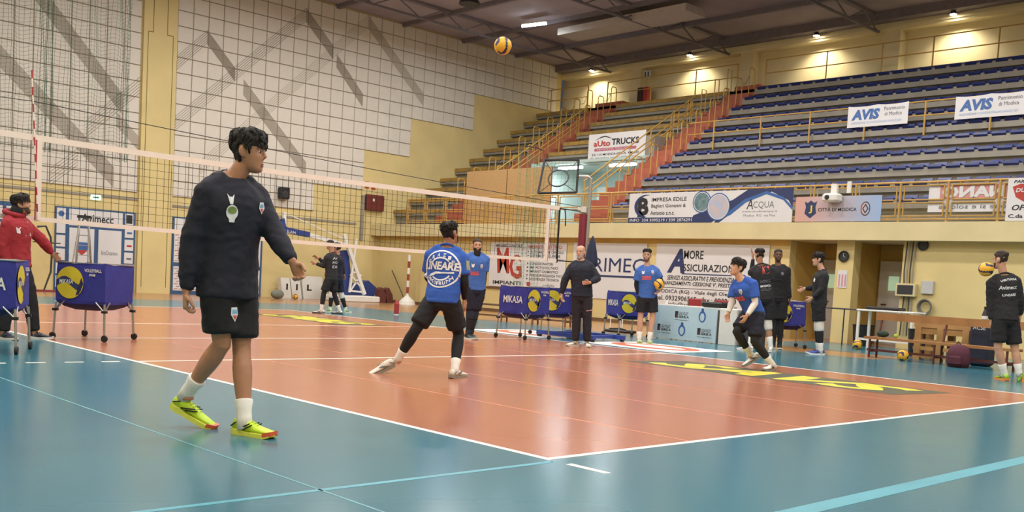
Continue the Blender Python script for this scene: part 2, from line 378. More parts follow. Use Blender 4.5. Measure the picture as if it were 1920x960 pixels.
def tube_lamp(p0, p1, label, power, r=.035):
    p0 = np.array(p0, float); p1 = np.array(p1, float); c = (p0+p1)/2
    q = empty('tube_lamp', c, label, 'lamp', 'fluorescent tube lamps'); d = nrm(p1-p0)
    MB().beam(p0+(0, 0, .07), p1+np.array((0, 0, .07)), .14, .05).build('housing', M_white, q); MB().tube([p0, p1], r, 8).build('tube', M_tube, q)
    area('tube_light', tuple(c-(0, 0, .06)), .1, power, (.85, .95, 1), sy=float(np.linalg.norm(p1-p0)), rot=(0, 0, math.atan2(d[1], d[0])-math.pi/2))
tube_lamp((21.2, 22.95, 10.45), (21.28, 21.8, 10.4), 'lit tube lamp under the ceiling above the stands', 60, .05)
tube_lamp((22.8, 22.2, 5.4), (22.8, 21.0, 5.4), 'lit tube lamp in the stand passage behind the hoop frame', 45, .05)
tube_lamp((22.8, 19.65, 5.4), (22.8, 18.45, 5.4), 'lit tube lamp in the stand passage below the truck banner', 45, .05)
for i, y in enumerate((25.4, 20.2, 14.7, 9.9)):
    q = empty('wall_spotlight', (XU-.25, y, 10.3), ['spotlight on the upper wall nearest the panelled end wall', 'spotlight on the upper wall above the red cabinet', 'third spotlight on the upper wall counted from the panelled wall', 'spotlight at the top edge above the last bay seen'][min(i, 3)], 'spotlight', 'upper wall spotlights')
    MB().lathe([(.03, .2), (.05, .18), (.11, .06), (.12, .04)], (XU-.25, y, 10.3), 12).build('shade', M_dgrey, q); MB().lathe([(.095, .03), (.105, .05)], (XU-.25, y, 10.3), 12).build('bulb', mat('spot_glow', (1, .9, .7, 1), .5, 0, emit=60), q)
    MB().tube([(XU-.25, y, 10.5), (XU, y, 10.5)], .02, 6).build('arm', M_dgrey, q)
    d = bpy.data.lights.new('spot_light', 'SPOT'); d.energy = 190; d.color = (1, .88, .62); d.spot_size = R(125); d.spot_blend = .7; d.shadow_soft_size = .1
    o = bpy.data.objects.new('spot_light', d); COL.objects.link(o); o.location = (XU-.25, y, 10.3); o.rotation_euler = (0, R(-12), 0)
# ------------------------------------------------------------------ grandstand
RUN, RISE = .75, .489
def rx(k): return 19.8+RUN*k
def rz(k): return 4.03+RISE*k
stand = empty('grandstand', (22, 12, 2.93), kind='structure')
M_nose = mat('worn_yellow_step_edge', 'b08a35', .7, 0, 5, .1, 40, col2='7d6a48')
def rows(ya, yb, k0, nose):
    for k in range(k0, 10):
        a = rx(k); xe = XU if k == 9 else rx(k+1)+.15
        MB().box((a, ya, rz(k)-.2), (xe, yb, rz(k))).build('step', M_conc, stand)
        MB().box((a+.14, ya, rz(k)-RISE), (a+.3, yb, rz(k)-.2)).build('riser', M_conc, stand)
        if nose: MB().box((a-.03, ya, rz(k)-.1), (a+.16, yb, rz(k)+.035)).build('step_edge', M_nose, stand)
rows(-10, 16.3, -1, False); rows(17.4, 20.4, 5, True); rows(20.4, 22.8, 4, True); rows(24.3, YW, -1, True)
for ya, yb in ((16.3, 17.4), (22.8, 24.3)):
    for j in range(-3, 20):
        a = 19.8+RUN/2*j; z = rz(0)+RISE/2*j
        MB().box((a, ya, z-RISE/2-.02), (a+RUN/2+.05, yb, z)).build('stair_step', M_red, stand)
MB().box((rx(9), 16.3, rz(9)-.1), (XU, 24.3, rz(9))).build('top_landing', M_conc, stand)
# passage under the middle block
M_cyan = mat('pale_turquoise_passage_paint', 'b3c4be', .7, .05, 1)
MB().box((25.2, 17.4, 2.93), (25.4, 22.8, 5.5)).build('passage_wall', M_cyan, stand)
MB().box((21.9, 22.7, 2.93), (25.2, 22.8, 5.5)).build('passage_wall', M_cyan, stand)
MB().box((22.6, 17.4, 2.93), (25.2, 17.5, 5.5)).build('passage_wall', M_cyan, stand)
MB().box((22.3, 17.4, 5.5), (25.4, 22.8, 5.6)).build('passage_ceiling', M_cyan, stand)
MB().box((22.45, 17.4, 5.6), (23.7, 20.4, rz(5)-.2)).build('passage_lintel', M_conc, stand)
MB().box((25.15, 21.4, 2.93), (25.2, 22.3, 4.95)).build('passage_door', M_white, stand)
# blue seats, one by one
sb = MB()
sb.add([(.0, -.172, -.05), (.0, .172, -.05), (-.035, -.175, .0), (-.035, .175, .0), (-.01, -.172, .06), (-.01, .172, .06), (.28, -.172, .045), (.28, .172, .045), (.35, -.16, .15), (.35, .16, .15), (.38, -.16, .14), (.38, .16, .14), (.37, -.172, 0.01), (.37, .172, 0.01), (0, -.172, .005), (0, .172, .005)],
       [(0, 2, 3, 1), (2, 4, 5, 3), (4, 6, 7, 5), (6, 8, 9, 7), (8, 10, 11, 9), (10, 12, 13, 11), (14, 15, 13, 12), (0, 1, 15, 14), (0, 14, 12, 10, 8, 6, 4, 2), (1, 3, 5, 7, 9, 11, 13, 15)])
M_seat = mat('dark_blue_seat_plastic', '232d62', .45, .1, 3)
seat_me = sb.mesh('stadium_seat', M_seat)
for k in range(-1, 10):
    y = 16.0; ns = 0
    while True:
        d = np.array([rx(k), y, rz(k)])-CAM; w = d @ CF; px = CX+FPX*(d @ CR)/w
        if px > 1935: break
        o = bpy.data.objects.new('stadium_seat', seat_me); COL.objects.link(o); o.location = (rx(k)-.003, y, rz(k))
        tag(o, f'blue plastic seat, {ORDN[ns]} from the red stairs, in the {ORDN[k+1]} row above the balcony', 'seat', f'blue seats of the {ORDN[k+1]} stand row'); ns += 1
        y -= .455
# railings
def rail_tubes(parent, name, paths, r=.022, m=None):
    for p in paths: MB().tube(p, r, 6).build(name, m or M_rail, parent)
q = empty('stand_railing', (27.25, 12, 8.4), 'yellow two bar railing along the top of the stand', 'railing')
for ya, yb, ps in ((25.0, YW-.05, (25.0, 27.2)), (17.5, 23.9, (17.5, 19.4, 21.6, 23.9)), (-8, 16.3, (16.3, 13.9, 11.9, 10.2, 8.2, 6.2, 4, 1))):
    rail_tubes(q, 'rail', [[(27.2, ya, 9.58), (27.2, yb, 9.58)], [(27.2, ya, 9.1), (27.2, yb, 9.1)]], .02)
    rail_tubes(q, 'post', [[(27.2, y, rz(9)), (27.2, y, 9.58)] for y in ps], .025)
q = empty('stand_railing', (22.72, 10, 5.5), 'yellow railing halfway up the blue seated block carrying two small banners', 'railing')
rail_tubes(q, 'rail', [[(22.72, -6, 6.62), (22.72, 16.2, 6.62)], [(22.72, -6, 6.24), (22.72, 16.2, 6.24)]], .022)
rail_tubes(q, 'post', [[(22.72, y, rz(3)), (22.72, y, 6.64)] for y in (15.2, 13.45, 11.75, 10.0, 8.25, 6.5, 4.7)], .028)
def hoops(yy, label):
    q = empty('stair_rail', (22, yy, 4), label, 'railing', 'yellow stair handrails')
    for j in range(0, 10, 1):
        a = rx(j)-.25; z = rz(j)-.3
        MB().tube([(a, yy, z), (a, yy, z+.95), (a+.06, yy, z+1.02), (a+.26, yy, z+1.02), (a+.32, yy, z+.95), (a+.32, yy, z+.2)], .02, 6).build('hoop', M_rail, q)
    for j in range(0, 9): MB().tube([(rx(j)+.07, yy, rz(j)+.55), (rx(j)+.3, yy, rz(j)+.6), (rx(j+1)-.25, yy, rz(j+1)+.45)], .009, 5).build('chain', M_dgrey, q)
hoops(16.38, 'yellow hoop handrail between red stairs and the blue seats'); hoops(22.9, 'yellow hoop handrail on the far red stairs, right side')
hoops(24.2, 'yellow hoop handrail on the far red stairs, left side')
for yy, lab in ((17.42, 'yellow sloping handrail in front of the truck banner'), (22.75, 'yellow sloping handrail above the chipboard screen')):
    q = empty('stair_rail', (21.5, yy, 3), lab, 'railing', 'yellow stair handrails')
    for dz in (0, -.32, -.5): MB().tube([(19.05, yy, 4.35+dz), (24.6, yy, 4.25+.652*5.7+dz)], .022, 6).build('rail', M_rail, q)
    for j in range(6): x = 19.1+1.05*j; zr = 4.25+.652*(x-18.9); MB().tube([(x, yy, zr-1.1), (x, yy, zr)], .022, 6).build('post', M_rail, q)
    if yy < 20:
        for j in range(5, 10): x = rx(j)-.1; MB().tube([(x, yy, rz(j)-.2), (x, yy, rz(j)+.8), (x+.25, yy, rz(j)+.8), (x+.25, yy, rz(j))], .02, 6).build('hoop', M_rail, q)
# front railing of the balcony
q = empty('balcony_railing', (18.06, 14, 2.93), 'long yellow tube railing with framed panels along the balcony edge', 'railing')
MB().tube([(18.06, -6, 3.83), (18.06, 25.2, 3.83)], .026, 6).build('top_rail', M_rail, q)
MB().tube([(18.06, -6, 2.99), (18.06, 25.2, 2.99)], .02, 6).build('bottom_rail', M_rail, q)
fr = MB()
for za, zb in ((.13, .43), (.5, .82)):
    pts = [(0, -.46, za), (0, .46, za), (0, .46, zb), (0, -.46, zb)]
    for i in range(4): fr.tube([pts[i], pts[(i+1) % 4]], .018, 6)
for y in (-.3, .3): fr.tube([(0, y, .06), (0, y, .13)], .014, 5); fr.tube([(0, y, .82), (0, y, .9)], .014, 5)
frm = fr.mesh('panel_frame', M_rail); pom = MB().tube([(0, 0, 0), (0, 0, .9)], .03, 6).mesh('post', M_rail)
for j in range(23):
    y = 25.2-1.1*j+.05
    link('post', pom, q, (0, y-14, 0)); link('panel_frame', frm, q, (0, y-.55-14, 0))
# chipboard screens
M_osb = mat('chipboard', 'ab8759', .85, 0, 22, .2, 60, col2='bd9a6a'); M_frame = mat('brown_timber', '6b4a30', .7, .1, 5)
for y0, y1, lab in ((18.75, 20.83, 'chipboard screen board nearer the hoop frame on the balcony'), (20.87, 22.95, 'chipboard screen board nearer the panelled wall on the balcony')):
    q = empty('chipboard_screen', (18.9, (y0+y1)/2, 2.93), lab, 'screen', 'chipboard screens')
    MB().box((18.9, y0, 2.93), (18.93, y1, 4.86)).build('board', M_osb, q)
    for y in (y0+.02, y1-.06): MB().box((18.93, y, 2.93), (18.99, y+.05, 4.86)).build('batten', M_frame, q)

# ------------------------------------------------------------------ banners
UX, VZ = np.array((0, -1.0, 0)), np.array((0, 0, 1.0))
M_vin = mat('white_banner_vinyl', 'd5d4d6', .55, .03, 2); M_navy = mat('navy_print', '2a3560', .5, .05); M_blue = mat('blue_print', '3a62a0', .5, .05); M_blk = mat('black_print', '26262b', .5, .05); M_redp = mat('red_print', 'b0392f', .5, .05); M_grey = mat('grey_print', '6a6c72', .5, .05)
M_lblue = mat('pale_blue_print', '9db4d6', .5, .1); M_sea = mat('sea_green_photo_print', '3f6c74', .5, 0, 9, col2='7d8f94'); M_skinp = mat('pale_skin_photo_print', '9fb2d2', .5, 0, 5, col2='c9b4ac'); M_mag = mat('magenta_print', 'b45a72', .5, .05)
def sheet(name, x, ya, yb, za, zb, m, label, sag=0.0, group='advertising banners'):
    q = empty(name, (x, (ya+yb)/2, za), label, 'banner', group)
    b = MB(); n = 14
    pts = [(i/n*(ya-yb), (zb-za)-sag*abs(math.sin(math.pi*2*i/n))) for i in range(n+1)]
    b.prism([(0, 0), (ya-yb, 0)]+pts[::-1], (x, ya, za), UX, VZ, .006); b.build('cloth', m, q)
    def put(txt, mm, u, v, w, h, **k): return lettering(q, txt, mm, np.array((x-.006, ya, za))+UX*u+VZ*v, UX, VZ, w, h, **k)
    def shape(poly, mm, lift=.008, name='print'): return flat(q, poly, mm, (x, ya, za), UX, VZ, lift, .001, name)
    return q, put, shape
# builder / water banner
q, put, shp = sheet('advert_banner', 18.033, 14.63, 9.3, 2.935, 3.78, M_vin, 'long white and navy builder and water studio banner on the balcony railing')
shp([(0, 0), (2.5, 0), (2.5, .15), (0, .15)], M_navy)
put('INFO  334 3095219 / 339 2876291', M_vin, .06, .035, 2.2, .085, lift=.006, bold=.01)
put('B', M_blk, .33, .2, .4, .52, bold=.05); shp([(.33, .16), (.62, .16), (.42, .34), (.33, .36)], M_navy, .009)
arc = ellipse(20, .42, .33, (.62, .47), 80, 265); arc2 = ellipse(20, .36, .30, (.68, .48), 265, 80); shp(arc+arc2, M_navy, .011, 'arc')
put('IMPRESA EDILE', M_blk, .82, .6, 1.22, .11, lift=.006, bold=.008); put('Baglieri Giovanni &', M_blk, .82, .4, 1.2, .13, lift=.006, bold=.006); put('Antonio s.n.c.', M_blk, .8, .22, .85, .12, lift=.006, bold=.006)
shp([(2.2, 0), (2.9, 0), (3.6, .35), (3.55, .6), (2.3, .2)], M_navy, .0075)
shp([(3.0, 0), (3.15, 0), (3.9, .5), (4.7, .78), (5.2, .55), (5.33, .36), (5.33, .86), (4.0, .86), (3.2, .4)], M_navy, .0076)
shp(ellipse(24, .3, .3, (2.55, .56)), M_blue, .010); shp(ellipse(24, .27, .27, (2.55, .56)), M_vin, .0115); shp(ellipse(24, .25, .25, (2.55, .56)), M_sea, .013)
shp(ellipse(24, .37, .37, (3.1, .42)), M_blue, .0145); shp(ellipse(24, .34, .34, (3.1, .42)), M_vin, .016); shp(ellipse(24, .32, .32, (3.1, .42)), M_skinp, .0175)
shp([(3.25, .1), (3.5, .2), (3.95, .52), (4.55, .72), (5.05, .56), (5.33, .3), (5.33, .38), (5.05, .64), (4.55, .8), (3.9, .6), (3.45, .3)], M_blue, .0095)
shp([(3.3, 0), (5.33, 0), (5.33, .28), (5.0, .52), (4.55, .66), (4.0, .46), (3.6, .18)], M_vin, .011)
put('A', M_blk, 3.98, .34, .2, .26, lift=.008, shear=.1); put('CQUA', M_grey, 4.18, .34, .62, .2, lift=.008); put('www.studioacqua.it', M_grey, 3.85, .24, 1.05, .07, lift=.008); put('Modica  RG  via Pisa', M_grey, 3.9, .15, .95, .06, lift=.008)
# town banner
mt = mat('town_banner_print', 'cba79c', .55, 0); nt = mt.node_tree
tc = nt.nodes.new('ShaderNodeTexCoord'); gr = nt.nodes.new('ShaderNodeSeparateXYZ'); cr = nt.nodes.new('ShaderNodeValToRGB'); nt.links.new(tc.outputs['Generated'], gr.inputs[0]); nt.links.new(gr.outputs['Y'], cr.inputs['Fac'])
cr.color_ramp.elements[0].color = rgb('93aed4'); cr.color_ramp.elements[1].color = rgb('cf9f92'); e2 = cr.color_ramp.elements.new(.5); e2.color = rgb('b6aab2'); nt.links.new(cr.outputs['Color'], nt.nodes['Principled BSDF'].inputs['Base Color'])
q, put, shp = sheet('advert_banner', 18.033, 9.22, 6.97, 2.945, 3.56, mt, 'pink to blue town banner with crest on the balcony railing')
put('CITTÀ DI MODICA', M_blk, .62, .25, 1.02, .1, lift=.008, bold=.006)
shp([(.25, .5), (.33, .46), (.42, .52), (.51, .46), (.59, .5), (.55, .36), (.58, .2), (.42, .08), (.26, .2), (.29, .36)], M_navy); put('J', M_fyel, .38, .2, .09, .2, lift=.01, bold=.02)
shp(ellipse(20, .12, .17, (1.86, .3)), M_blk); shp(ellipse(20, .1, .145, (1.86, .3)), mt, .0095); shp([(1.86, .18), (1.94, .3), (1.86, .42), (1.78, .3)], M_blk, .011); shp([(1.86, .225), (1.91, .3), (1.86, .375), (1.81, .3)], mt, .0125)
# AVIS banners
for ya, yb, lab in ((10.67, 8.87, 'white banner on the middle stand railing nearer the red stairs'), (7.58, 5.75, 'white banner on the middle stand railing at the right edge')):
    q, put, shp = sheet('stand_banner', 22.696, ya-.15, yb-.15, 6.05, 6.66, M_vin, lab, .035, 'small stand banners'); w = ya-yb
    put('AVIS', M_blue, .12, .2, .85, .3, lift=.008, bold=.05, shear=.15); shp(ellipse(12, .06, .08, (.26, .34)), M_vin, .011); shp(ellipse(12, .035, .055, (.26, .34)), M_redp, .0125)
    put('Patrimonio', M_grey, 1.1, .42, .6, .1, lift=.008); put('di Modica', M_grey, 1.12, .27, .5, .1, lift=.008); put('ASSOCIAZIONE VOLONTARI ITALIANI SANGUE ODV', M_lblue, .12, .09, 1.5, .06, lift=.008)
# truck banner
pts = [on(*p, X=22.447) for p in ((1105, 253), (1212, 245), (1205, 300), (1103, 303))]
ya, yb, za, zb = pts[0][1], pts[1][1], pts[2][2], pts[0][2]
q, put, shp = sheet('advert_banner', 22.447, ya, yb, za, zb, M_vin, 'white vehicle dealer banner hung over the stand passage'); w, h = ya-yb, zb-za
put('aUto', M_redp, .25, h*.56, w*.3, h*.2, lift=.006, bold=.03); put('TRUCKS', M_blk, w*.42, h*.58, w*.47, h*.22, lift=.006, bold=.03)
shp([(.3, h*.78), (.6, h*.9), (.8, h*.92), (1.1, h*.82), (1.0, h*.83), (.78, h*.88), (.6, h*.86)], M_blk); shp([(.3, h*.4), (w*.85, h*.4), (w*.85, h*.5), (.3, h*.5)], M_mag); put('VENDITA VEICOLI', M_vin, .4, h*.42, w*.6, h*.06, lift=.01)
put('S.S. 115 MODICA-ISPICA  KM 339', M_blk, .2, h*.24, w*.82, h*.08, lift=.006, bold=.01); put('TEL. 0932 MODICA  WWW.AUTOTRUCKS.IT', M_blk, .14, h*.1, w*.8, h*.08, lift=.006, bold=.01)
# reversed banner behind the rail and workshop banner
q, put, shp = sheet('advert_banner', 18.1, 5.9, 4.1, 3.15, 3.8, M_vin, 'banner seen from its back through the railing with reddish mirrored letters')
shp([(.25, .28), (1.7, .28), (1.7, .6), (.25, .6)], mat('pale_red_print', 'c58c88', .6, .05), .007)
lettering(q, 'NANO', M_vin, (18.088, 4.25, 3.46), -UX, VZ, 1.35, .26, lift=-.006, bold=.05); lettering(q, 'one si e solo se', M_grey, (18.089, 4.2, 3.22), -UX, VZ, 1.45, .1, lift=-.004)
q, put, shp = sheet('advert_banner', 18.033, 4.18, 2.3, 2.94, 3.84, M_vin, 'white workshop banner with a red shield at the right edge of the balcony')
put('PARTNER', M_blk, .12, .8, .5, .06, lift=.006, bold=.02, shear=.2); shp([(.1, .72), (.25, .78), (.58, .78), (.72, .72), (.66, .5), (.42, .36), (.18, .5)], M_redp); put('DUCATI', M_vin, .17, .6, .5, .09, lift=.01, bold=.03, shear=.2)
put('OFFICINE', M_blk, .12, .22, .85, .12, lift=.006, bold=.02, shear=.25); put('C.da CARITA', M_blk, .06, .06, .9, .08, lift=.006, bold=.02)
# lower wall banners
q, put, shp = sheet('wall_banner', 18.325, 20.85, 17.3, .86, 2.34, M_vin, 'white electrical installer banner with big red letters on the side wall', group='lower wall banners')
put('MUGNIECO NATALE', M_blk, .3, 1.32, 1.25, .1, lift=.006, bold=.01); put('M', M_redp, .32, .45, .68, .85, bold=.025, shear=-.15); put('G', M_redp, .98, .28, .62, .8, bold=.03, shear=-.12); put('IMPIANTI', M_blk, .22, .08, 1.35, .12, lift=.006, bold=.02)
put('IMPIANTI ELETTRICI', M_redp, 1.85, 1.3, 1.5, .1, lift=.006, bold=.01)
for i, t in enumerate(('AUTOMAZIONE CANCELLI', 'SISTEMI DI ALLARME', 'MOT. ROLLO MOVIMENTO ACQUA', 'CONDIZIONATORI', 'IMP. FOTOVOLTAICI', 'IMPIANTI DOMOTICI', 'VIDEOSORVEGLIANZA TVCC', 'ASSISTENZA TECNICA')):
    put(t, M_blk, 1.95, 1.14-.125*i, min(1.5, .075*len(t)), .08, lift=.006, bold=.004); shp([(1.82, 1.15-.125*i), (1.89, 1.185-.125*i), (1.82, 1.22-.125*i)], M_blk)
shp([(1.85, .06), (2.02, .06), (2.02, .2), (1.85, .2)], M_redp); put('cofidis', M_grey, 2.6, .07, .5, .1, lift=.006)
q, put, shp = sheet('wall_banner', 18.325, 17.0, 14.1, .68, 2.36, M_vin, 'white banner with slim navy letters behind the bald coach', group='lower wall banners')
put('PRIMEC', M_navy, .5, .82, 2.35, .42, lift=.006); shp([(.25, .66), (2.85, .66), (2.85, .72), (.25, .72)], M_navy)
q, put, shp = sheet('wall_banner', 18.325, 13.75, 10.05, .55, 2.37, M_vin, 'large white insurance agency banner with navy initials on the side wall', group='lower wall banners')
put('A', M_navy, .42, 1.0, .62, .68, bold=.04, shear=.25); put('MORE', M_blk, .98, 1.4, .66, .24, lift=.006, bold=.015); put('SSICURAZIONI', M_blk, .98, 1.06, 1.75, .2, lift=.006, bold=.012); shp([(.95, .97), (2.6, .97), (2.6, 1.0), (.95, 1.0)], M_navy)
put('SERVIZI ASSICURATIVI E PREVIDENZIALI', M_blk, .45, .8, 2.35, .13, lift=.006, bold=.015, shear=.2); put("FINANZIAMENTI: CESSIONE V', PRESTITI", M_blk, .22, .64, 2.5, .13, lift=.006, bold=.015, shear=.15)
shp([(.2, .57), (3.2, .57), (3.2, .585), (.2, .585)], M_blk)
put('MODICA (RG) - Viale degli Oleandri', M_blk, .12, .4, 2.75, .13, lift=.006, bold=.01); put('tel. 0932906565 - fax.: 0932 90', M_blk, .1, .22, 2.7, .14, lift=.006, bold=.012); put('info@amoreassicurazioni.it', M_blk, .55, .05, 2.3, .13, lift=.006)
MB().box((18.30, 17.2, .78), (18.33, 21.0, .84)).build('batten', M_frame, wall_side)
# ------------------------------------------------------------------ volleyball net and posts
M_cord = mat('black_net_cord', '1d1d1c', .8, 0); M_tapew = mat('white_net_tape', 'e8ddd2', .6, .03); M_antr = mat('red_antenna_band', 'a8323a', .5, .03); M_green = mat('green_net_cord', '3c5f4b', .8, .1); M_bord = mat('maroon_post_pad', '7b2334', .6, .08)
M_navyf = mat('navy_cart_fabric', '2b2f86', .75, .08, 4, .25, 18); M_navyd = mat('dark_navy_mesh', '26224e', .8, .08, 4)
NT, NB, NY = 2.45, 1.47, 9.0
def nz(x): return .03*((x-4.5)/4.5)**2-.015
net = empty('volleyball_net', (4.5, NY, 1.45), 'black volleyball net with white tapes stretched across the court', 'net')
b = MB(); xs = np.arange(-.5, 9.36, .1)
for x in xs: b.beam((x, NY, NB+nz(x)), (x, NY, NT+nz(x)), .0042, .0042, (0, 1, 0))
for k in range(1, 10):
    z = NB+(NT-NB)*k/10
    for i in range(0, 98, 14): xa, xb = -.5+.1*i, min(9.3, -.5+.1*(i+14)); b.beam((xa, NY, z+nz(xa)), (xb, NY, z+nz(xb)), .0042, .0042, (0, 1, 0))
b.build('net_mesh', M_cord, net, kind='stuff')
def strip(z0, z1, name):
    g = MB(); n = 20
    v = []
    for i in range(n+1):
        x = -.5+9.8*i/n
        for yy, z in ((NY-.012, z0), (NY+.012, z0), (NY+.012, z1), (NY-.012, z1)): v.append((x, yy, z+nz(x)))
    f = [(4*i+a, 4*i+4+a, 4*i+4+(a+1) % 4, 4*i+(a+1) % 4) for i in range(n) for a in range(4)]+[(0, 1, 2, 3), (4*n+3, 4*n+2, 4*n+1, 4*n)]
    g.add(v, f).build(name, M_tapew, net)
strip(NT-.03, NT+.045, 'top_tape'); strip(NB-.03, NB+.025, 'bottom_tape')
for x in (0.0, 9.0):
    MB().box((x-.03, NY-.018, NB), (x+.03, NY+.018, NT)).build('side_tape', M_tapew, net)
MB().box((-.045, NY-.02, NB), (-.03, NY-.012, NT)).build('side_tape_edge', M_antr, net); MB().box((9.03, NY-.02, NB), (9.04, NY-.012, NT)).build('side_tape_edge', M_antr, net)
for x in (-.52, 9.3): MB().box((x-.015, NY-.012, NB-.02), (x+.015, NY+.012, NT+.03)).build('end_strap', M_black, net)
for z in (NT, NB): MB().tube([(9.3, NY, z+.02), (9.92, NY, z+.02)], .012, 6).build('tension_cord', M_black, net); MB().tube([(-.52, NY, z+.02), (-1.1, NY, z+.02)], .012, 6).build('tension_cord', M_black, net)
MB().tube([(9.42, NY-.02, NT+.02), (9.43, NY-.04, NT-.12), (9.45, NY-.03, NT-.3)], .012, 5).build('loose_strap', M_black, net)
a = empty('net_antenna', (-.02, NY, 1.47), 'red and white striped antenna standing on the near end of the net', 'antenna')
pa, pb_ = np.array((-.01, NY-.03, 1.47)), np.array((-.115, NY-.03, 3.28))
for k in range(18): MB().tube([pa+(pb_-pa)*k/18, pa+(pb_-pa)*(k+1)/18], .009, 6).build('band', M_antr if k % 2 else M_tapew, a)
for x, lab in ((9.98, 'maroon padded net post behind the bald coach'), (-1.15, 'net post at the near side left of the picture')):
    p = empty('net_post', (x, NY, 0), lab, 'post', 'net posts')
    MB().tube([(x, NY, 0), (x, NY, 2.55)], .045, 10).build('tube', M_alu, p); MB().tube([(x, NY, .12), (x, NY, 2.42)], .085, 12).build('pad', M_bord, p)
    MB().box((x-.1, NY-.07, 2.45), (x+.1, NY+.07, 2.56)).build('winch_head', M_white, p); MB().lathe([(.2, 0), (.2, .02), (.12, .03)], (x, NY, 0), 14).build('floor_plate', M_dgrey, p)
pA, pB = on(63, 190, Y=NY-.03), on(1090, 388, X=9.9)
tk = MB().tube([pA+(pB-pA)*i/16-np.array((0, 0, .04*math.sin(math.pi*i/16))) for i in range(17)], .006, 5).build('training_string', M_black, label='thin dark string tied from the antenna across to the maroon post', cat='string')
MB().tube([pA, pA+np.array((-1.6, -.1, -.05))], .005, 5).build('string_end', M_black, tk)
# hanging divider nets
def hang_net(name, pts, z0, z1, label, step=.13, r=.003, m=None):
    q = empty(name, (float(np.mean([p[0] for p in pts])), pts[0][1], z0), label, 'net'); g = MB()
    n = len(pts); zs = np.arange(z0, z1, step)
    for i, (x, y, w) in enumerate(pts):
        ph = i*.7; g.tube([(x+.03*math.sin(z*1.7+ph), y+.04*math.cos(z*1.3+ph), z) for z in np.arange(z0, z1+.3, .55)], r, 3, cap=False)
    for z in zs:
        g.tube([(x+.03*math.sin(z*1.7+i*.7), y+.04*math.cos(z*1.3+i*.7), z+.03*math.sin(i*1.1)) for i, (x, y, w) in enumerate(pts)], r*.8, 3, cap=False)
    g.build('net_mesh', m or M_green, q, kind='stuff'); MB().tube([(p[0], p[1], z1+.15) for p in pts[::4]]+[(pts[-1][0], pts[-1][1], z1+.15)], .012, 5).build('top_cable', M_dgrey, q)
    return q
pts = []; x = 3.0; k = 0
while x < 7.55:
    tight = (abs(x-5.25) < .22) or x > 7.32
    x += .022 if tight else .1; k += 1; pts.append((x, 25.0+.14*math.sin(k*.9)+(.06*math.sin(k*2.3) if tight else 0), 1))
hang_net('divider_net', pts, 3.9, 10.0, 'green divider net hanging in folds before the panelled wall', .11, .0042)
pts = [(9.5+.045*i, 10.35+.1*math.sin(i*1.3), 1) for i in range(16)]
hang_net('divider_net', pts, .9, 3.6, 'bunched green net hanging beside the maroon post', .12, .0025, mat('bright_green_net_cord', '4d8a6c', .8, .1))
# training target frame on its wheeled base
T0 = 18.9
tg = empty('target_stand', on(1095, 640, Z=0), 'training target of a square black frame with a ring on a bent steel pole', 'target stand')
base = ROOT[tg.name]; fr4 = [on(*p, T=T0-.1*i) for i, p in enumerate(((1021, 300), (1085, 300), (1081, 361), (1009, 362)))]
for i in range(4): MB().tube([fr4[i], fr4[(i+1) % 4]], .022, 7).build('frame_bar', M_black, tg)
c = on(1047, 334, T=T0-.25); u = nrm(fr4[1]-fr4[0]); v = nrm(fr4[0]-fr4[3])
MB().tube([c+.19*(math.cos(R(15*k))*u+math.sin(R(15*k))*v) for k in range(24)], .014, 6, closed=True).build('ring', M_dgrey, tg)
for cn, an in ((0, 135), (2, -45), (3, -135), (1, 45)): MB().tube([fr4[cn], c+.19*(math.cos(R(an))*u+math.sin(R(an))*v)], .007, 5).build('stay', M_dgrey, tg)
g = MB()
for k in range(1, 9):
    g.beam(fr4[0]+(fr4[1]-fr4[0])*k/9, fr4[3]+(fr4[2]-fr4[3])*k/9, .0025, .0025); g.beam(fr4[0]+(fr4[3]-fr4[0])*k/9, fr4[1]+(fr4[2]-fr4[1])*k/9, .0025, .0025)
g.build('net_mesh', M_green, tg, kind='stuff')
pt = on(1108, 333, T=T0); foot = np.array((pt[0], pt[1], .08))
MB().tube([on(1083, 331, T=T0), on(1102, 331, T=T0), on(1108, 335, T=T0), foot], .035, 10).build('pole', M_alu, tg)
M_bluem = mat('blue_base_paint', '2c3f8e', .5, .08)
for dx in (-.45, .4):
    MB().box((foot[0]+dx-.04, foot[1]-.75, .05), (foot[0]+dx+.04, foot[1]+.75, .13)).build('base_bar', M_bluem, tg)
    for dy in (-.7, .7): MB().lathe([(.05, -.02), (.05, .02)], (foot[0]+dx, foot[1]+dy, .05), 12, 'x').build('wheel', M_black, tg)
for dy in (-.5, 0, .5): MB().box((foot[0]-.45, foot[1]+dy-.04, .06), (foot[0]+.42, foot[1]+dy+.04, .12)).build('base_bar', M_bluem, tg)
# jacket hung on the pole
jk = MB(); jp = on(1110, 470, T=T0-.12)
prof = [(.01, .28), (.04, .22), (.07, .12), (.1, -.02), (.13, -.18), (.14, -.28), (.1, -.31)]
jk.add([(jp[0]+r*math.cos(t)*(1+.15*math.cos(3*t))*.8, jp[1]+r*math.sin(t)*(1+.12*math.sin(4*t+z*6)), jp[2]+z) for r, z in prof for t in np.linspace(0, 2*math.pi, 17)[:-1]],
       [(i*16+j, i*16+(j+1) % 16, (i+1)*16+(j+1) % 16, (i+1)*16+j) for i in range(6) for j in range(16)]+[tuple(96+j for j in range(16))])
jk.build('jacket', mat('navy_jacket_cloth', '1f2540', .8, .1, 5, .3, 20), smooth=True, label='dark navy jacket hung on the steel pole beside the maroon post', cat='jacket')

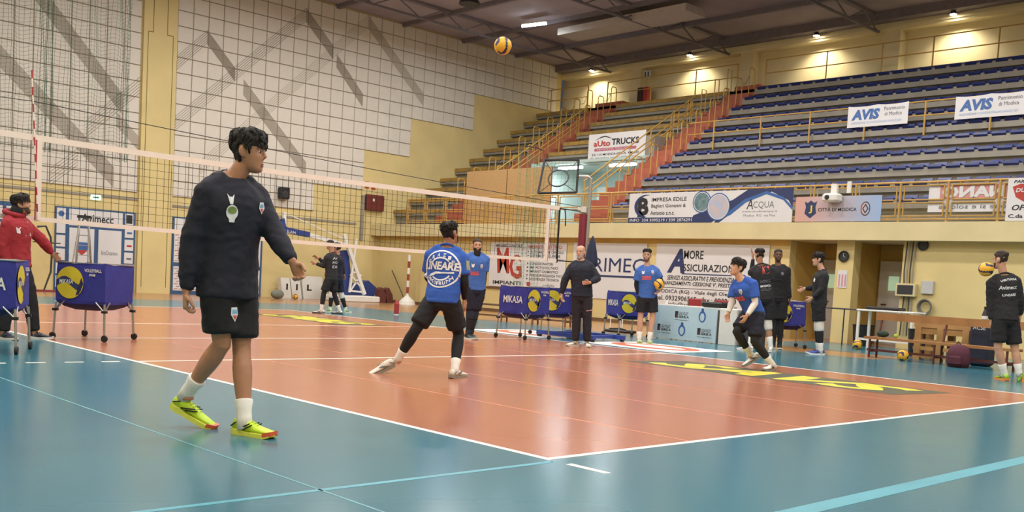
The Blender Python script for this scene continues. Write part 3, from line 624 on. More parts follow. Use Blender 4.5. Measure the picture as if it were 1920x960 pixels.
# ------------------------------------------------------------------ volleyballs
M_by = mat('yellow_ball_leather', 'e0a92a', .45, .05, 8, .2, 150); M_bb = mat('navy_ball_leather', '23264f', .45, .05, 8, .2, 150)
def ball_mesh():
    m = MB().ball((0, 0, 0), .105, 40, 24).mesh('volleyball', M_by, smooth=True); m.materials.append(M_bb)
    for p in m.polygons:
        c = Vector(p.center).normalized(); a = math.atan2(c.y, c.x)+1.1*math.sin(c.z*2.2); s = (a/(2*math.pi)*3) % 1
        p.material_index = 1 if (.0 < s < .3 and abs(c.z) < .93) else 0
    return m
BM = ball_mesh()
def volleyball(p, label, rot=(0, 0, 0)):
    o = bpy.data.objects.new('volleyball', BM); COL.objects.link(o); o.location = tuple(float(v) for v in p); o.rotation_euler = rot
    return tag(o, label, 'ball', 'yellow and navy volleyballs')
def floor_pt(x, y): p = on(x, y, Z=0); return np.array((p[0], p[1], 0))
volleyball(on(943, 86, T=11.7), 'yellow volleyball flying high in front of the panelled wall', (.6, 1.0, .3))
volleyball(floor_pt(1692, 677)+(0, 0, .105), 'yellow volleyball on the floor under the low bench', (1.2, .3, 2.2))
p = floor_pt(1607, 655); volleyball(p+np.array((0, 0, .105)), 'yellow volleyball on the floor left of the bench end', (.3, .9, 1.6))
volleyball(on(1849, 505, T=14.35), 'yellow volleyball in the air beside the head at the right edge', (.2, .5, 2.9))
volleyball((13.9, 25.9, .105), 'small yellow volleyball on the floor by the white foam blocks', (1, 1, 0))

# ------------------------------------------------------------------ ball carts
M_bally = mat('yellow_ball_print', 'c9b82e', .6, .08, 5, .1, 20); M_castor = mat('black_castor', '19191b', .6, .05)
def wpoly(fn, n): return [fn(i/(n-1)) for i in range(n)]
def make_cart():
    q = empty('ball_cart', (0, 0, 0), 'x', 'ball cart', 'navy wheeled ball carts'); h = .36
    b = MB(); zs = [(.98, .35), (.9, .355), (.7, .36), (.5, .358), (.46, .35)]
    def ring(z, r, k): return [(r*(1-.03*abs(math.sin(t*4+k)))*cx, r*(1-.03*abs(math.sin(t*4+k)))*cy, z) for t, cx, cy in sq]
    sq = []
    for s in range(4):
        for i in range(8):
            f = i/8*2-1; x, y = ((f, -1), (1, f), (-f, 1), (-1, -f))[s]; sq.append((s+i/8, x, y))
    v = []
    for k, (z, r) in enumerate(zs): v += [(x*r+.008*math.sin(9*t+k*2)*abs(y), y*r+.008*math.cos(8*t+k*3)*abs(x), z-.025*(1-max(abs(x), abs(y))*0)*math.sin(math.pi*((t % 1)))*(1 if k == 0 else 0)) for t, x, y in sq]
    f = [(k*32+j, k*32+(j+1) % 32, (k+1)*32+(j+1) % 32, (k+1)*32+j)[::-1] for k in range(4) for j in range(32)]
    b.add(v, f).build('basket', M_navyf, q, local=True)
    g = MB(); v = []
    for k, (z, r) in enumerate(((.47, .345), (.42, .28), (.38, .18), (.37, .05))): v += [(x*r, y*r, z) for t, x, y in sq]
    g.add(v, [(k*32+j, k*32+(j+1) % 32, (k+1)*32+(j+1) % 32, (k+1)*32+j)[::-1] for k in range(3) for j in range(32)]+[tuple(96+j for j in range(31, -1, -1))]).build('basket_bottom', M_navyd, q, local=True)
    tb = MB(); cs = [(-h, -h), (h, -h), (h, h), (-h, h)]
    tb.tube([(x, y, .97) for x, y in cs], .014, 6, closed=True); tb.build('top_frame', M_alu, q, local=True)
    for x, y in cs:
        lg = MB().tube([(x*.99, y*.99, .47), (x*1.04, y*1.04, .07)], .015, 8).build('leg', M_alu, q, local=True)
        MB().lathe([(.042, -.017), (.045, 0), (.042, .017)], (x*1.06, y*1.06, .045), 14, 'y').build('castor', M_castor, lg, local=True)
        for ex, ey in ((0, -1 if y > 0 else 1), (-1 if x > 0 else 1, 0)): MB().tube([(x*1.0, y*1.0, .37), (x+.13*ex, y+.13*ey, .49)], .009, 5).build('brace', M_alu, q, local=True)
        MB().box((x-.03, y-.03, .36), (x+.03, y+.03, .39)).build('joint', M_black, q, local=True)
    ROOT[q.name] = np.zeros(3)
    # prints: ball side (-Y, +Y) and word side (-X, +X)
    for s in (1, -1):
        U, O = np.array((s, 0, 0.)), np.array((-.34*s, -.372*s, .46)); V = np.array((0, 0, 1.))
        c = (.19, .26)
        flat(q, [(max(-.0, x), y) for x, y in ellipse(28, .2, .2, c)], M_bally, O, U, V, .0, .002, 'ball_print')
        up = [(0+.36*t, .27+.05*math.sin(t*5)+.02) for t in np.linspace(0, 1, 10)]; lo = [(.36*t, .19+.05*math.sin(t*5)+.02) for t in np.linspace(1, 0, 10)]
        flat(q, up+lo, M_navy, O, U, V, .003, .001, 'ball_band'); flat(q, [(.28, .1), (.33, .12), (.39, .25), (.36, .33), (.33, .25)], M_navyd, O, U, V, .003, .001, 'ball_band')
        lettering(q, 'MIKASA', M_white, O+U*.04+V*.245, U, nrm(V+U*.0), .2, .055, .005, .012, .1)
        lettering(q, 'VOLLEYBALL', M_white, O+U*.4+V*.4, U, V, .25, .042, .001, .02); lettering(q, 'FIVB', M_white, O+U*.47+V*.35, U, V, .09, .03, .001, .03, .2)
        U = np.array((0, -s, 0.)); O = np.array((-.372*s, .34*s, .46)); s > 0 and lettering(q, 'MIKASA', M_white, O+U*.1+V*.2, U, V, .5, .13, .001, .015, .05)
    return q
cart0 = make_cart(); first = [True]
def cart(x, y, rz, label):
    o = cart0 if first[0] else clone(cart0); first[0] = False
    o.location = (x, y, 0); o.rotation_euler = (0, 0, R(rz)); o.scale = (.92, .92, 1); o['label'] = label
cart(-1.02, 7.3, 62, 'navy ball cart cut off by the left edge of the picture'); cart(.66, 8.82, -52, 'navy ball cart under the hand of the person in the red hoodie')
cart(8.57, 9.06, 6, 'navy ball cart with white lettering beside the net near the bearded person'); cart(10.06, 9.75, -28, 'navy ball cart directly behind the bald coach')
cart(12.2, 9.62, -22, 'navy ball cart behind the player holding a ball'); cart(14.15, 6.95, -45, 'navy ball cart behind the two dark dressed persons')

# ------------------------------------------------------------------ end wall: doors, ladder, speaker, signs
UXx = np.array((1.0, 0, 0)); M_dblue = mat('blue_door_frame', '35557f', .6, .05)
def door_set(name, x0, x1, z1, ybase, bars):
    d = empty(name, ((x0+x1)/2, YW, 0), kind='structure')
    MB().box((x0, YW-.04, 0), (x1, YW, z1)).build('door_leaf', M_dblue, d); return d
d1 = door_set('door_1', 6.38, 8.84, 2.55, YW, 0); y = YW-.045
def pnl(d, x0, x1, z0, z1, m=M_vin, name='door_panel'): return MB().box((x0, YW-.055, z0), (x1, YW-.04, z1)).build(name, m, d)
pnl(d1, 6.78, 8.42, 2.0, 2.5); pnl(d1, 6.8, 7.55, .12, 1.93); pnl(d1, 7.68, 8.4, .12, 1.93)
for k in range(6):
    pnl(d1, 6.42, 6.68, .1+.41*k, .45+.41*k); pnl(d1, 8.5, 8.78, .1+.41*k, .45+.41*k)
Yf = YW-.055
def fw(d, t, m, x, z, w, h, **k): return lettering(d, t, m, (x, Yf, z), UXx, VZ, w, h, **k)
fw(d1, 'Avimecc', M_blk, 7.15, 2.13, .98, .26, bold=.02); fw(d1, 'bioDuanno', M_grey, 7.78, 1.15, .5, .14)
flat(d1, [(0, .3), (.36, .3), (.4, .12), (.2, -.1), (0, .12)], M_blue, (6.98, Yf, 1.2), UXx, VZ, .002); flat(d1, [(.02, .06), (.38, .06), (.2, -.1)], M_redp, (6.98, Yf, 1.2), UXx, VZ, .004)
flat(d1, [(.03, .03), (.22, .03), (.22, .3), (.03, .3)], M_blk, (8.51, Yf, 2.16), UXx, VZ, .002); flat(d1, ellipse(12, .09, .09, (.12, .17)), M_blue, (6.43, Yf, 2.16), UXx, VZ, .002)
for k in range(5): flat(d1, [(.04, .1), (.2, .1), (.2, .16), (.04, .16)], [M_grey, M_blk, M_grey, M_redp, M_blue][k], (8.53, Yf, .12+.41*k), UXx, VZ, .002)
d2 = door_set('door_2', 10.08, 13.38, 2.55, YW, 0)
pnl(d2, 10.14, 13.3, 2.08, 2.5); flat(d2, [(0, 0), (.85, 0), (.85, .3), (0, .3)], M_redp, (10.55, Yf, 2.12), UXx, VZ, .002); fw(d2, 'KAYSER', M_vin, 10.68, 2.2, .6, .13, lift=.005)
M_brk = mat('red_dash_print', 'b5847a', .6, .05)
for x0, x1, z0, z1 in ((10.14, 11.7, .12, .92), (11.75, 13.3, .12, .92), (10.14, 11.7, 1.05, 2.0), (11.75, 13.3, 1.05, 2.0)):
    pnl(d2, x0, x1, z0, z1); g = MB()
    for r_ in range(int((z1-z0)/.085)):
        for k in range(9):
            xx = x0+.03+.175*k+(.08 if r_ % 2 else 0)
            if xx+.13 < x1: g.prism([(0, 0), (.13, .012), (.13, .045), (0, .033)], (xx, Yf-.002, z0+.03+.085*r_), UXx, VZ, .001)
    g.build('dash_print', M_brk, d2, kind='stuff')
d3 = door_set('door_3', 3.4, 5.6, 2.55, YW, 0)
for k in range(5):
    pnl(d3, 5.0, 5.5, .1+.48*k, .5+.48*k); pnl(d3, 3.5, 4.9, .1+.48*k, .5+.48*k)
ex = empty('exit_sign', (7.57, YW, 2.84), 'small lit green exit sign above the lettered door', 'sign'); MB().box((7.42, YW-.08, 2.84), (7.72, YW, 2.99)).build('case', mat('lit_sign_face', 'bfe0c8', .5, 0, emit=1.2), ex); flat(ex, [(0, .02), (.12, .02), (.12, 0), (.2, .04), (.12, .08), (.12, .06), (0, .06)], mat('sign_green', '2f8a55', .5, 0), (7.47, YW-.08, 2.875), UXx, VZ, .002, .001, 'arrow')
for i, (x, z) in enumerate(((17.72, 4.42), (18.02, 4.40))):
    s = empty('safety_sign', (x, YW, z-.1), ['small red safety sign on the yellow end wall, left of two', 'small red safety sign on the yellow end wall, right of two'][i], 'sign', 'safety signs'); MB().box((x-.09, YW-.02, z-.14), (x+.09, YW, z+.12)).build('plate', M_redp, s); flat(s, [(-.04, -.06), (.04, -.06), (.04, .06), (-.04, .06)], M_vin, (x, YW-.02, z), UXx, VZ, .002)
hb = empty('hose_cabinet', (18.05, YW, 3.5), 'dark red hose cabinet on the end wall above the balcony', 'cabinet'); MB().cbox((17.65, YW-.18, 3.45), (18.45, YW, 4.05), .02).build('case', mat('dark_red_cabinet', '6a2a22', .6, .08), hb); MB().box((17.9, YW-.19, 3.8), (17.98, YW-.17, 3.9)).build('plate', M_vin, hb)
spk = empty('loudspeaker', (14.06, YW-.1, 3.5), 'black loudspeaker box fixed high on the end wall', 'loudspeaker'); MB().cbox((13.88, YW-.32, 3.5), (14.24, YW-.05, 3.92), .03).build('cabinet', M_black, spk); MB().box((14.0, YW-.05, 3.6), (14.1, YW, 3.8)).build('bracket', M_dgrey, spk); MB().lathe([(.1, 0), (.12, .01)], (14.06, YW-.33, 3.66), 14, 'y').build('cone', M_dgrey, spk)
cd = MB(); cd.box((17.5, YW-.08, 2.3), (17.6, YW, 4.0)); cd.build('conduit', M_conc, wall_far)
ld = empty('stepladder', (6.8, 26.3, 0), 'aluminium stepladder standing before the lettered door', 'ladder')
for sx in (-1, 1):
    MB().beam((6.8+.12*sx, 26.1, 2.25), (6.8+.28*sx-.25, 25.85, 0), .06, .03).build('rail', M_alu, ld); MB().beam((6.8+.12*sx, 26.2, 2.25), (6.8+.28*sx+.3, 26.9, 0), .06, .03).build('rail', M_alu, ld)
for k in range(7):
    t = .12+k*.13; MB().beam((6.8-.12-.41*t, 26.1-.25*t, 2.25*(1-t)), (6.8+.12-.0*t-.09*t+.12*t, 26.1-.25*t, 2.25*(1-t)), .08, .025).build('tread', M_alu, ld)
MB().box((6.64, 26.05, 2.2), (6.96, 26.3, 2.28)).build('top_cap', M_black, ld)
gl = empty('goal_frame', (5.7, 25.5, 0), 'dark curved tube goal frame left of the lettered door', 'goal frame'); MB().tube([on(x_, y_, Y=25.6) for x_, y_ in ((70, 425), (86, 424), (95, 445), (97, 480), (95, 510), (82, 545))]+[(5.9, 25.6, .02)], .03, 8).build('side_arch', M_dgrey, gl); MB().tube([(5.95, 25.6, 1.4), (5.2, 25.6, 1.4)], .02, 6).build('cross_bar', M_dgrey, gl); MB().box((5.1, 25.5, 0), (6.2, 25.7, .05)).build('base', M_bord, gl)
# folded basketball backstop
bs = empty('basketball_backstop', (15.4, 25.6, 0), 'white steel basketball stand folded down with a blue padded arm', 'basketball stand'); PBm = mat('blue_pad_vinyl', '2d3f80', .5, .08, 3)
def pY(x_, y_, Y=25.6): return on(x_, y_, Y=Y)
for a_, b_, m_, w_, n_ in ((pY(645, 440), pY(683, 552), M_white, .12, 'strut'), (pY(668, 448), pY(655, 548), M_white, .07, 'strut'), (pY(662, 510), pY(672, 512), M_white, .06, 'brace'), (pY(657, 515), pY(682, 545), M_white, .05, 'brace'), (pY(677, 515), pY(657, 545), M_white, .05, 'brace'), (pY(655, 545), pY(684, 548), M_white, .06, 'brace'), (pY(578, 440), pY(655, 462), M_white, .14, 'arm'), (pY(533, 398), pY(533, 432), M_white, .1, 'mast'), (pY(536, 400), pY(650, 450), M_white, .03, 'stay'), (pY(528, 410), pY(534, 436), PBm, .14, 'pad_end')):
    MB().beam(a_, b_, w_, w_, (0, 1, 0)).build(n_, m_, bs)
MB().beam(pY(530, 430), pY(578, 440), .18, .2, (0, 1, 0)).build('arm_pad', PBm, bs); lettering(bs, 'SLAM', M_white, pY(534, 436)-(0, .11, 0), nrm(pY(560, 442)-pY(534, 436)), VZ, .35, .1)
MB().beam(pY(640, 470, 25.9), pY(648, 553, 25.9), .42, .3, (0, 1, 0)).build('mast_pad', PBm, bs)
MB().cbox((15.3, 25.2, 0), (17.0, 26.3, .22), .03).build('base', M_white, bs)
# mats and foam blocks by the stand
M_brn = mat('brown_mat_vinyl', '5d2f2a', .6, .08)
MB().prism([(0, 0), (.95, 0), (1.15, .5), (.75, .78), (.1, .55)], (16.55, 26.9, 0), UXx, VZ, .5).build('mat_pile', PBm, label='blue crash mat slumped behind the white basketball stand', cat='mat')
for i in range(2): MB().prism([(0, 0), (.35, 0), (.3, .3), (.12, .56), (0, .48)], (17.15+.3*i, 25.75, 0), UXx, VZ, .28).build('brown_mat', M_brn, label=['brown vinyl mat leaning at the corner, left of two', 'brown vinyl mat leaning at the corner, right of two'][i], cat='mat', group='brown mats')
for i, (x_, w_) in enumerate(((14.0, .36), (14.4, .38), (14.85, .85))):
    fb = empty('foam_block', (x_, 27.0, 0), ['white foam block leaning, left of three by the stand', 'white foam block leaning, middle of three by the stand', 'largest white foam block by the stand with a black mark'][i], 'foam block', 'white foam blocks')
    MB().prism([(0, 0), (w_, 0), (w_-.12, .72+.1*(i > 1)), (-.12, .72+.1*(i > 1))], (x_, 27.15, 0), UXx, VZ, .25).build('block', M_white, fb)
    lettering(fb, 'L' if i == 2 else 'I', M_blk, (x_+.12, 26.898, .3), UXx, VZ, .2 if i == 2 else .07, .22, .003, .04)
MB().ball((13.2, 25.9, .16), .16, 14, 10, (1.5, 1, 1)).build('kit_bag', mat('grey_bag_cloth', '74766a', .8, .2, 6, .3, 15), smooth=True, label='small grey rolled bag on the floor by the end wall', cat='bag')
wp = empty('striped_pole', (18.0, 24.6, 0), 'red and white striped pole standing in a white foot by the corner', 'pole')
p0_, p1_ = on(763, 562, X=17.7), on(768, 478, X=17.7)
for k in range(7): MB().tube([p0_+(p1_-p0_)*k/7, p0_+(p1_-p0_)*(k+1)/7], .05, 8).build('band', M_white if k % 2 == 0 else mat('rust_red_band', '8f3b2a', .6, .1), wp)
MB().lathe([(.32, 0), (.28, .12), (.08, .3), (.05, .34)], (p0_[0], p0_[1], 0), 16).build('foot', M_white, wp)
MB().tube([on(735, 507, X=18.25), on(762, 560, X=17.9)*np.array((1, 1, 0))+np.array((0, 0, .02))], .018, 6).build('broom_stick', M_dgrey, label='dark broom stick leaning against the side wall corner', cat='stick')
bt = empty('water_bottle', floor_pt(743, 591), 'red sports bottle standing on the teal floor', 'bottle'); c = ROOT[bt.name]
MB().lathe([(.0, .03), (.06, .0301), (.065, .06), (.065, .3), (.05, .34)], c, 14).build('bottle_body', mat('red_bottle_plastic', 'a5303a', .4, .05), bt); MB().lathe([(.062, 0), (.064, .032)], c, 14).build('bottle_foot', M_white, bt); MB().lathe([(.045, .34), (.045, .37), (.02, .39)], c, 12).build('cap', M_redp, bt)
# long bench beneath the installer banner
def low_bench(x0, y0, x1, y1, label, m=M_frame, h=.42, back=False, lm=None):
    a_, b_ = np.array((x0, y0, 0)), np.array((x1, y1, 0)); d = nrm(b_-a_); n_ = np.array((d[1], -d[0], 0)); n_ = n_ if n_[0] > 0 else -n_
    q = empty('bench', (a_+b_)/2, label, 'bench', 'gym benches'); L = np.linalg.norm(b_-a_); lm = lm or M_frame
    MB().beam(a_+(0, 0, h), b_+np.array((0, 0, h)), .3, .045).build('seat', m, q)
    k = max(2, int(L/1.0)+1)
    for i in range(k):
        c = a_+d*(.12+(L-.24)*i/(k-1))
        for s in (-.12, .12): MB().tube([c+n_*s, c+n_*s+np.array((0, 0, h-.02))], .022, 6).build('leg', lm, q)
        MB().tube([c-n_*.12+(0, 0, .12), c+n_*.12+np.array((0, 0, .12))], .018, 6).build('stretcher', lm, q)
        if back: MB().tube([c+n_*.14+(0, 0, h-.03), c+n_*.24+np.array((0, 0, .84))], .022, 6).build('upright', lm, q)
    MB().beam(a_+(0, 0, .14), b_+np.array((0, 0, .14)), .05, .04).build('rail', lm, q)
    if back: MB().beam(a_+n_*.21+(0, 0, .78), b_+n_*.21+np.array((0, 0, .78)), .035, .14, (0, 0, 1)).build('backrest', m, q)
    return q
low_bench(13.0, 15.6, 13.6, 12.5, 'dark brown bench behind the bearded person and the ball carts'); M_pine = mat('worn_pine_board', '9a6b3d', .6, .15, 4, .1, 30)
M_maroon = mat('maroon_steel_tube', '5c2c28', .5, .08)
low_bench(13.75, 4.9, 13.35, 2.05, 'brown gym bench with backrest at the right', M_pine, .37, True, M_maroon)
low_bench(14.6, 2.0, 14.2, -.6, 'brown gym bench behind the person at the right edge', M_pine, .37, True, M_maroon)
# scorer desk with front panel
dk = empty('scorer_desk', (13.05, 8.5, 0), 'scorer desk with pale blue printed front panel', 'desk'); M_pb = mat('pale_blue_panel_print', 'b9cfd8', .5, .05, 2)
MB().box((12.85, 7.7, .7), (13.45, 9.35, .74)).build('desk_top', M_white, dk); MB().box((12.8, 7.72, .02), (12.83, 9.33, .72)).build('front_panel', M_pb, dk)
for yy in (7.75, 9.3):
    for xx in (12.9, 13.4): MB().box((xx-.02, yy-.02, 0), (xx+.02, yy+.02, .7)).build('leg', M_alu, dk)
O = np.array((12.8, 9.33, 0))
for (u_, v_) in ((.55, .42), (1.15, .1), (.1, .12)):
    lettering(dk, 'LEGA VOLLEY', M_grey, O+UX*(u_+.1)+VZ*(v_+.12), UX, VZ, .24, .07, .003, .02); lettering(dk, 'SERIE A', M_blk, O+UX*(u_+.1)+VZ*(v_+.06), UX, VZ, .26, .05, .003, .03); lettering(dk, 'www.legavolley.it', M_blk, O+UX*u_+VZ*v_, UX, VZ, .36, .03, .003); flat(dk, [(0, 0), (.08, 0), (.08, .14), (0, .14)], M_blk, O+UX*u_+VZ*(v_+.06), UX, VZ, .003); flat(dk, [(.02, 0), (.06, 0), (.04, .1)], M_redp, O+UX*(u_+.02)+VZ*(v_+.07), UX, VZ, .005)
for (u_, v_) in ((1.15, .48), (.65, .16)):
    flat(dk, ellipse(14, .09, .12, (u_+.1, v_+.06)), M_blue, O, UX, VZ, .003); flat(dk, ellipse(14, .055, .085, (u_+.1, v_+.05)), M_pb, O, UX, VZ, .005); flat(dk, ellipse(10, .035, .035, (u_+.1, v_+.2)), M_blue, O, UX, VZ, .003)
MB().cbox((12.8, 7.25, 0), (13.3, 7.66, .74), .01).build('white_box', M_white, label='white box standing at the right end of the scorer desk', cat='box')
MB().cbox((12.85, 6.82, 0), (13.25, 7.18, .88), .02).build('dark_cabinet', mat('dark_grey_cabinet', '43454a', .6, .08), label='dark grey cabinet behind the crouching player', cat='cabinet')
MB().cbox((12.95, 7.75, .742), (13.3, 8.25, .86), .03).build('black_case', M_black, label='black case lying on the right part of the desk', cat='case')
M_rch = mat('red_chair_plastic', '9c2f35', .5, .06)
for i, yy in enumerate((9.1, 8.4)):
    ch = empty('plastic_chair', (13.75, yy, 0), ['red plastic chair behind the left end of the desk', 'red plastic chair behind the middle of the desk'][i], 'chair', 'red chairs'); MB().cbox((13.55, yy-.22, .43), (13.95, yy+.22, .47), .015).build('seat', M_rch, ch); MB().cbox((13.93, yy-.22, .55), (13.98, yy+.22, .9), .02).build('backrest', M_rch, ch)
    for xx in (13.58, 13.92):
        for y2 in (-.19, .19): MB().tube([(xx, yy+y2, 0), (xx, yy+y2, .88 if xx > 13.8 else .43)], .015, 6).build('leg', M_alu, ch)
MB().lathe([(.03, 0), (.035, .1)], (12.95, 9.15, .742), 12).build('paper_cup', M_white, label='white paper cup on the left end of the desk', cat='cup')
wc = empty('white_chair', (15.6, 12.6, 0), 'white tubular chair by the side wall behind the standing players', 'chair')
for xx in (-.2, .2):
    for yy in (-.2, .2): MB().tube([(15.6+xx, 12.6+yy, 0), (15.6+xx, 12.6+yy, .82 if xx > 0 else .45)], .014, 6).build('leg', M_white, wc)
MB().cbox((15.38, 12.38, .43), (15.82, 12.82, .46), .01).build('seat', M_white, wc); MB().cbox((15.79, 12.38, .6), (15.82, 12.82, .82), .01).build('backrest', M_white, wc)
tr = empty('cable_tray', (13.6, 10.9, 0), 'flat black tray lying on the floor beyond the coach', 'tray'); MB().cbox((13.4, 10.6, 0), (13.8, 11.3, .06), .02).build('tray', M_black, tr); MB().tube([(13.5, 10.7, .07), (13.6, 10.95, .09), (13.5, 11.2, .07)], .02, 6).build('cable', M_black, tr)
# ------------------------------------------------------------------ right corner: doors, clock, boards, clutter
M_door = mat('grey_white_door', 'd6d2ca', .6, .04); M_glow = mat('greenish_window_glass', 'bcd8b4', .3, .05, emit=.35)
for n_, (ya, yb, wx) in enumerate(((9.45, 8.75, 9.2), (9.0, 8.02, 8.5), (7.85, 6.95, 7.46))):
    if n_ == 1: continue
    d = empty('door_%d' % (4+n_), (20.07, (ya+yb)/2, 0), kind='structure'); MB().box((20.03, yb, 0), (20.1, ya, 2.1)).build('door_leaf', M_door, d); MB().box((20.0, wx-.13, 1.36), (20.04, wx+.13, 1.72)).build('pane', M_glow, d)
    MB().tube([(20.03, ya-.12, 1.0), (19.98, ya-.12, 1.0), (19.98, ya-.25, 1.0)], .015, 6).build('handle', M_black, d)
def disc(name, y, z, r, m, label, cat, x=18.33):
    q = empty(name, (x, y, z), label, cat); MB().tube([(x-.02, y+r*math.cos(R(15*k)), z+r*math.sin(R(15*k))) for k in range(24)], .02, 6, closed=True).build('rim', M_black, q); MB().lathe([(r*.95, -.01), (r*.95, .01)], (x-.012, y, z), 24, 'x').build('face', m, q)
    return q
ck = disc('wall_clock', 7.97, 2.12, .12, M_dgrey, 'small dark round clock on the pier between the doors', 'clock'); MB().beam((18.30, 7.97, 2.12), (18.30, 7.97, 2.2), .008, .008).build('hand', M_white, ck); MB().beam((18.30, 7.97, 2.12), (18.30, 7.92, 2.1), .008, .008).build('hand', M_white, ck)
disc('wall_clock', 6.03, 2.42, .11, M_dgrey, 'small dark round clock high beside the cable conduit', 'clock')
nt_ = empty('notice_sheet', (18.34, 7.97, 1.35), 'white notice sheet with pink columns on the pier', 'notice'); MB().box((18.335, 7.85, 1.35), (18.35, 8.1, 1.78)).build('paper', M_vin, nt_); [flat(nt_, [(.03+.08*k, .03), (.07+.08*k, .03), (.07+.08*k, .33), (.03+.08*k, .33)], mat('pink_print', 'c98f9a', .6, .05), (18.335, 8.1, 1.35), UX, VZ, .002) for k in range(3)]
cb = empty('cable_run', (18.3, 6.3, .2), 'grey cables and conduit running down the wall beside the doors', 'cables')
for k in range(4): MB().tube([(18.31, 6.4-.07*k, 2.5), (18.3, 6.42-.07*k, 1.8), (18.31, 6.38-.06*k, 1.2), (18.3, 6.4-.08*k, .3)], .015, 5).build('cable', M_conc if k % 2 else M_dgrey, cb)
eb = empty('meter_box', (18.25, 6.3, 1.2), 'dark meter box on the conduit beside the doors', 'box'); MB().cbox((18.2, 6.08, 1.22), (18.35, 6.55, 1.52), .01).build('case', M_slab, eb); MB().box((18.19, 6.13, 1.27), (18.2, 6.5, 1.48)).build('front', M_dgrey, eb)
MB().cbox((18.27, 5.7, 1.3), (18.35, 5.98, 1.6), .01).build('socket_box', mat('pale_grey_plastic', 'b9bab8', .5, .05), label='pale grey socket box on the yellow wall', cat='box')
hr = empty('hose_coil', (18.25, 5.85, .85), 'coiled grey cable hung on the wall by the conduit', 'cable coil')
for k in range(3): MB().tube([(18.3-.03*k, 5.85+(.13+.015*k)*math.cos(R(20*j)), 1.0+(.14+.015*k)*math.sin(R(20*j))) for j in range(18)], .02, 6, closed=True).build('coil', mat('grey_cable', '6d6a64', .7, .1), hr)
cx_ = empty('projector', (17.75, 8.15, 3.35), 'white projector clamped over the balcony railing', 'projector'); MB().cbox((17.7, 7.95, 3.4), (18.03, 8.35, 3.6), .04).build('case', M_white, cx_); MB().lathe([(.05, 0), (.06, .03)], (17.67, 8.2, 3.5), 14, 'x').build('lens', M_black, cx_); MB().box((17.95, 8.1, 3.6), (18.05, 8.25, 3.85)).build('clamp', M_white, cx_); MB().box((17.98, 7.75, 3.62), (18.03, 7.85, 3.9)).build('antenna_box', M_white, cx_)
wt = empty('white_table', (16.6, 6.0, 0), 'white steel table with black gear on top behind the bench', 'table'); MB().cbox((16.3, 5.2, .84), (16.9, 6.5, .88), .01).build('table_top', M_white, wt)
for xx in (16.34, 16.86):
    for yy in (5.25, 6.45): MB().box((xx-.025, yy-.025, 0), (xx+.025, yy+.025, .84)).build('leg', M_white, wt)
MB().box((16.34, 5.25, .2), (16.38, 6.45, .25)).build('rail', M_white, wt); MB().cbox((16.4, 5.6, .882), (16.8, 6.35, .95), .02).build('equipment_case', M_black, label='flat black case on the white steel table', cat='case')
hr2 = empty('rail_stand', (17.4, 7.4, 0), 'dark metal rail before the right hand door', 'rail'); MB().tube([(17.4, 8.0, .85), (17.2, 6.6, .85)], .02, 6).build('bar', M_dgrey, hr2); [MB().tube([(17.4-.07*k, 8.0-.68*k, 0), (17.4-.07*k, 8.0-.68*k, .85)], .018, 6).build('post', M_dgrey, hr2) for k in range(3)]
for x_, y_, w_, h_, lab in ((17.8, 7.05, .5, .5, 'black bin beside the right hand door'), (15.6, 4.75, .42, .55, 'black bin behind the bench next to the wooden table')): MB().lathe([(w_*.42, 0), (w_*.5, h_*.95), (w_*.53, h_), (w_*.45, h_), (w_*.4, h_*.1)], (x_, y_, 0), 14).build('waste_bin', M_black, label=lab, cat='bin', group='black bins')
tb_ = empty('wooden_table', (14.6, 3.7, 0), 'rough wooden table behind the gym bench', 'table'); M_pine2 = mat('pale_pine_board', 'ad8350', .7, .15, 5, .1, 30)
MB().box((14.35, 3.25, .62), (14.95, 4.3, .7)).build('table_top', M_pine2, tb_); MB().box((14.37, 3.3, .5), (14.42, 4.25, .62)).build('apron', M_pine2, tb_)
for yy in (3.33, 3.8, 4.22):
    for xx in (14.4, 14.9): MB().box((xx-.05, yy-.06, 0), (xx+.05, yy+.06, .62)).build('leg', M_pine2, tb_)
for k in range(3): MB().box((14.36, 3.25, .05+.14*k), (14.39, 4.3, .12+.14*k)).build('slat', M_pine2, tb_)
nb = empty('cool_bag', (14.25, 2.98, 0), 'navy upright bag with white lettering behind the bench', 'bag'); MB().cbox((14.07, 2.8, 0), (14.43, 3.16, .8), .05).build('bag_body', mat('navy_bag_cloth', '23263a', .7, .08, 4, .2, 20), nb); lettering(nb, 'ACSE', M_white, (14.07, 3.1, .66), UX, VZ, .22, .07)
sbt = empty('spray_bottle', (14.25, 2.98, .8), 'black and white bottle standing on the navy bag', 'bottle'); MB().lathe([(.05, .8), (.055, .82), (.055, .92), (.035, .99), (.02, 1.03)], (14.25, 2.98, 0), 12).build('bottle_body', M_black, sbt); MB().lathe([(.057, .85), (.057, .91)], (14.25, 2.98, 0), 12).build('bottle_label', M_white, sbt); MB().lathe([(.025, 1.03), (.025, 1.08)], (14.25, 2.98, 0), 10).build('cap', M_black, sbt)
bg = MB(); bp_ = np.array((13.15, 2.95, 0)); prof = [(.05, .0), (.17, .01), (.2, .1), (.19, .25), (.15, .36), (.06, .4)]
bag = empty('backpack', bp_, 'maroon backpack standing on the floor against the bench', 'bag'); bg.add([bp_+np.array((r_*.7*math.cos(t), r_*math.sin(t)*(1+.1*math.sin(3*t)), z)) for r_, z in prof for t in np.linspace(0, 2*math.pi, 17)[:-1]], [(i*16+j, i*16+(j+1) % 16, (i+1)*16+(j+1) % 16, (i+1)*16+j) for i in range(5) for j in range(16)]+[tuple(range(15, -1, -1)), tuple(80+j for j in range(16))]).build('bag_body', mat('maroon_bag_cloth', '4f2030', .8, .12, 6, .3, 15), bag, smooth=True)
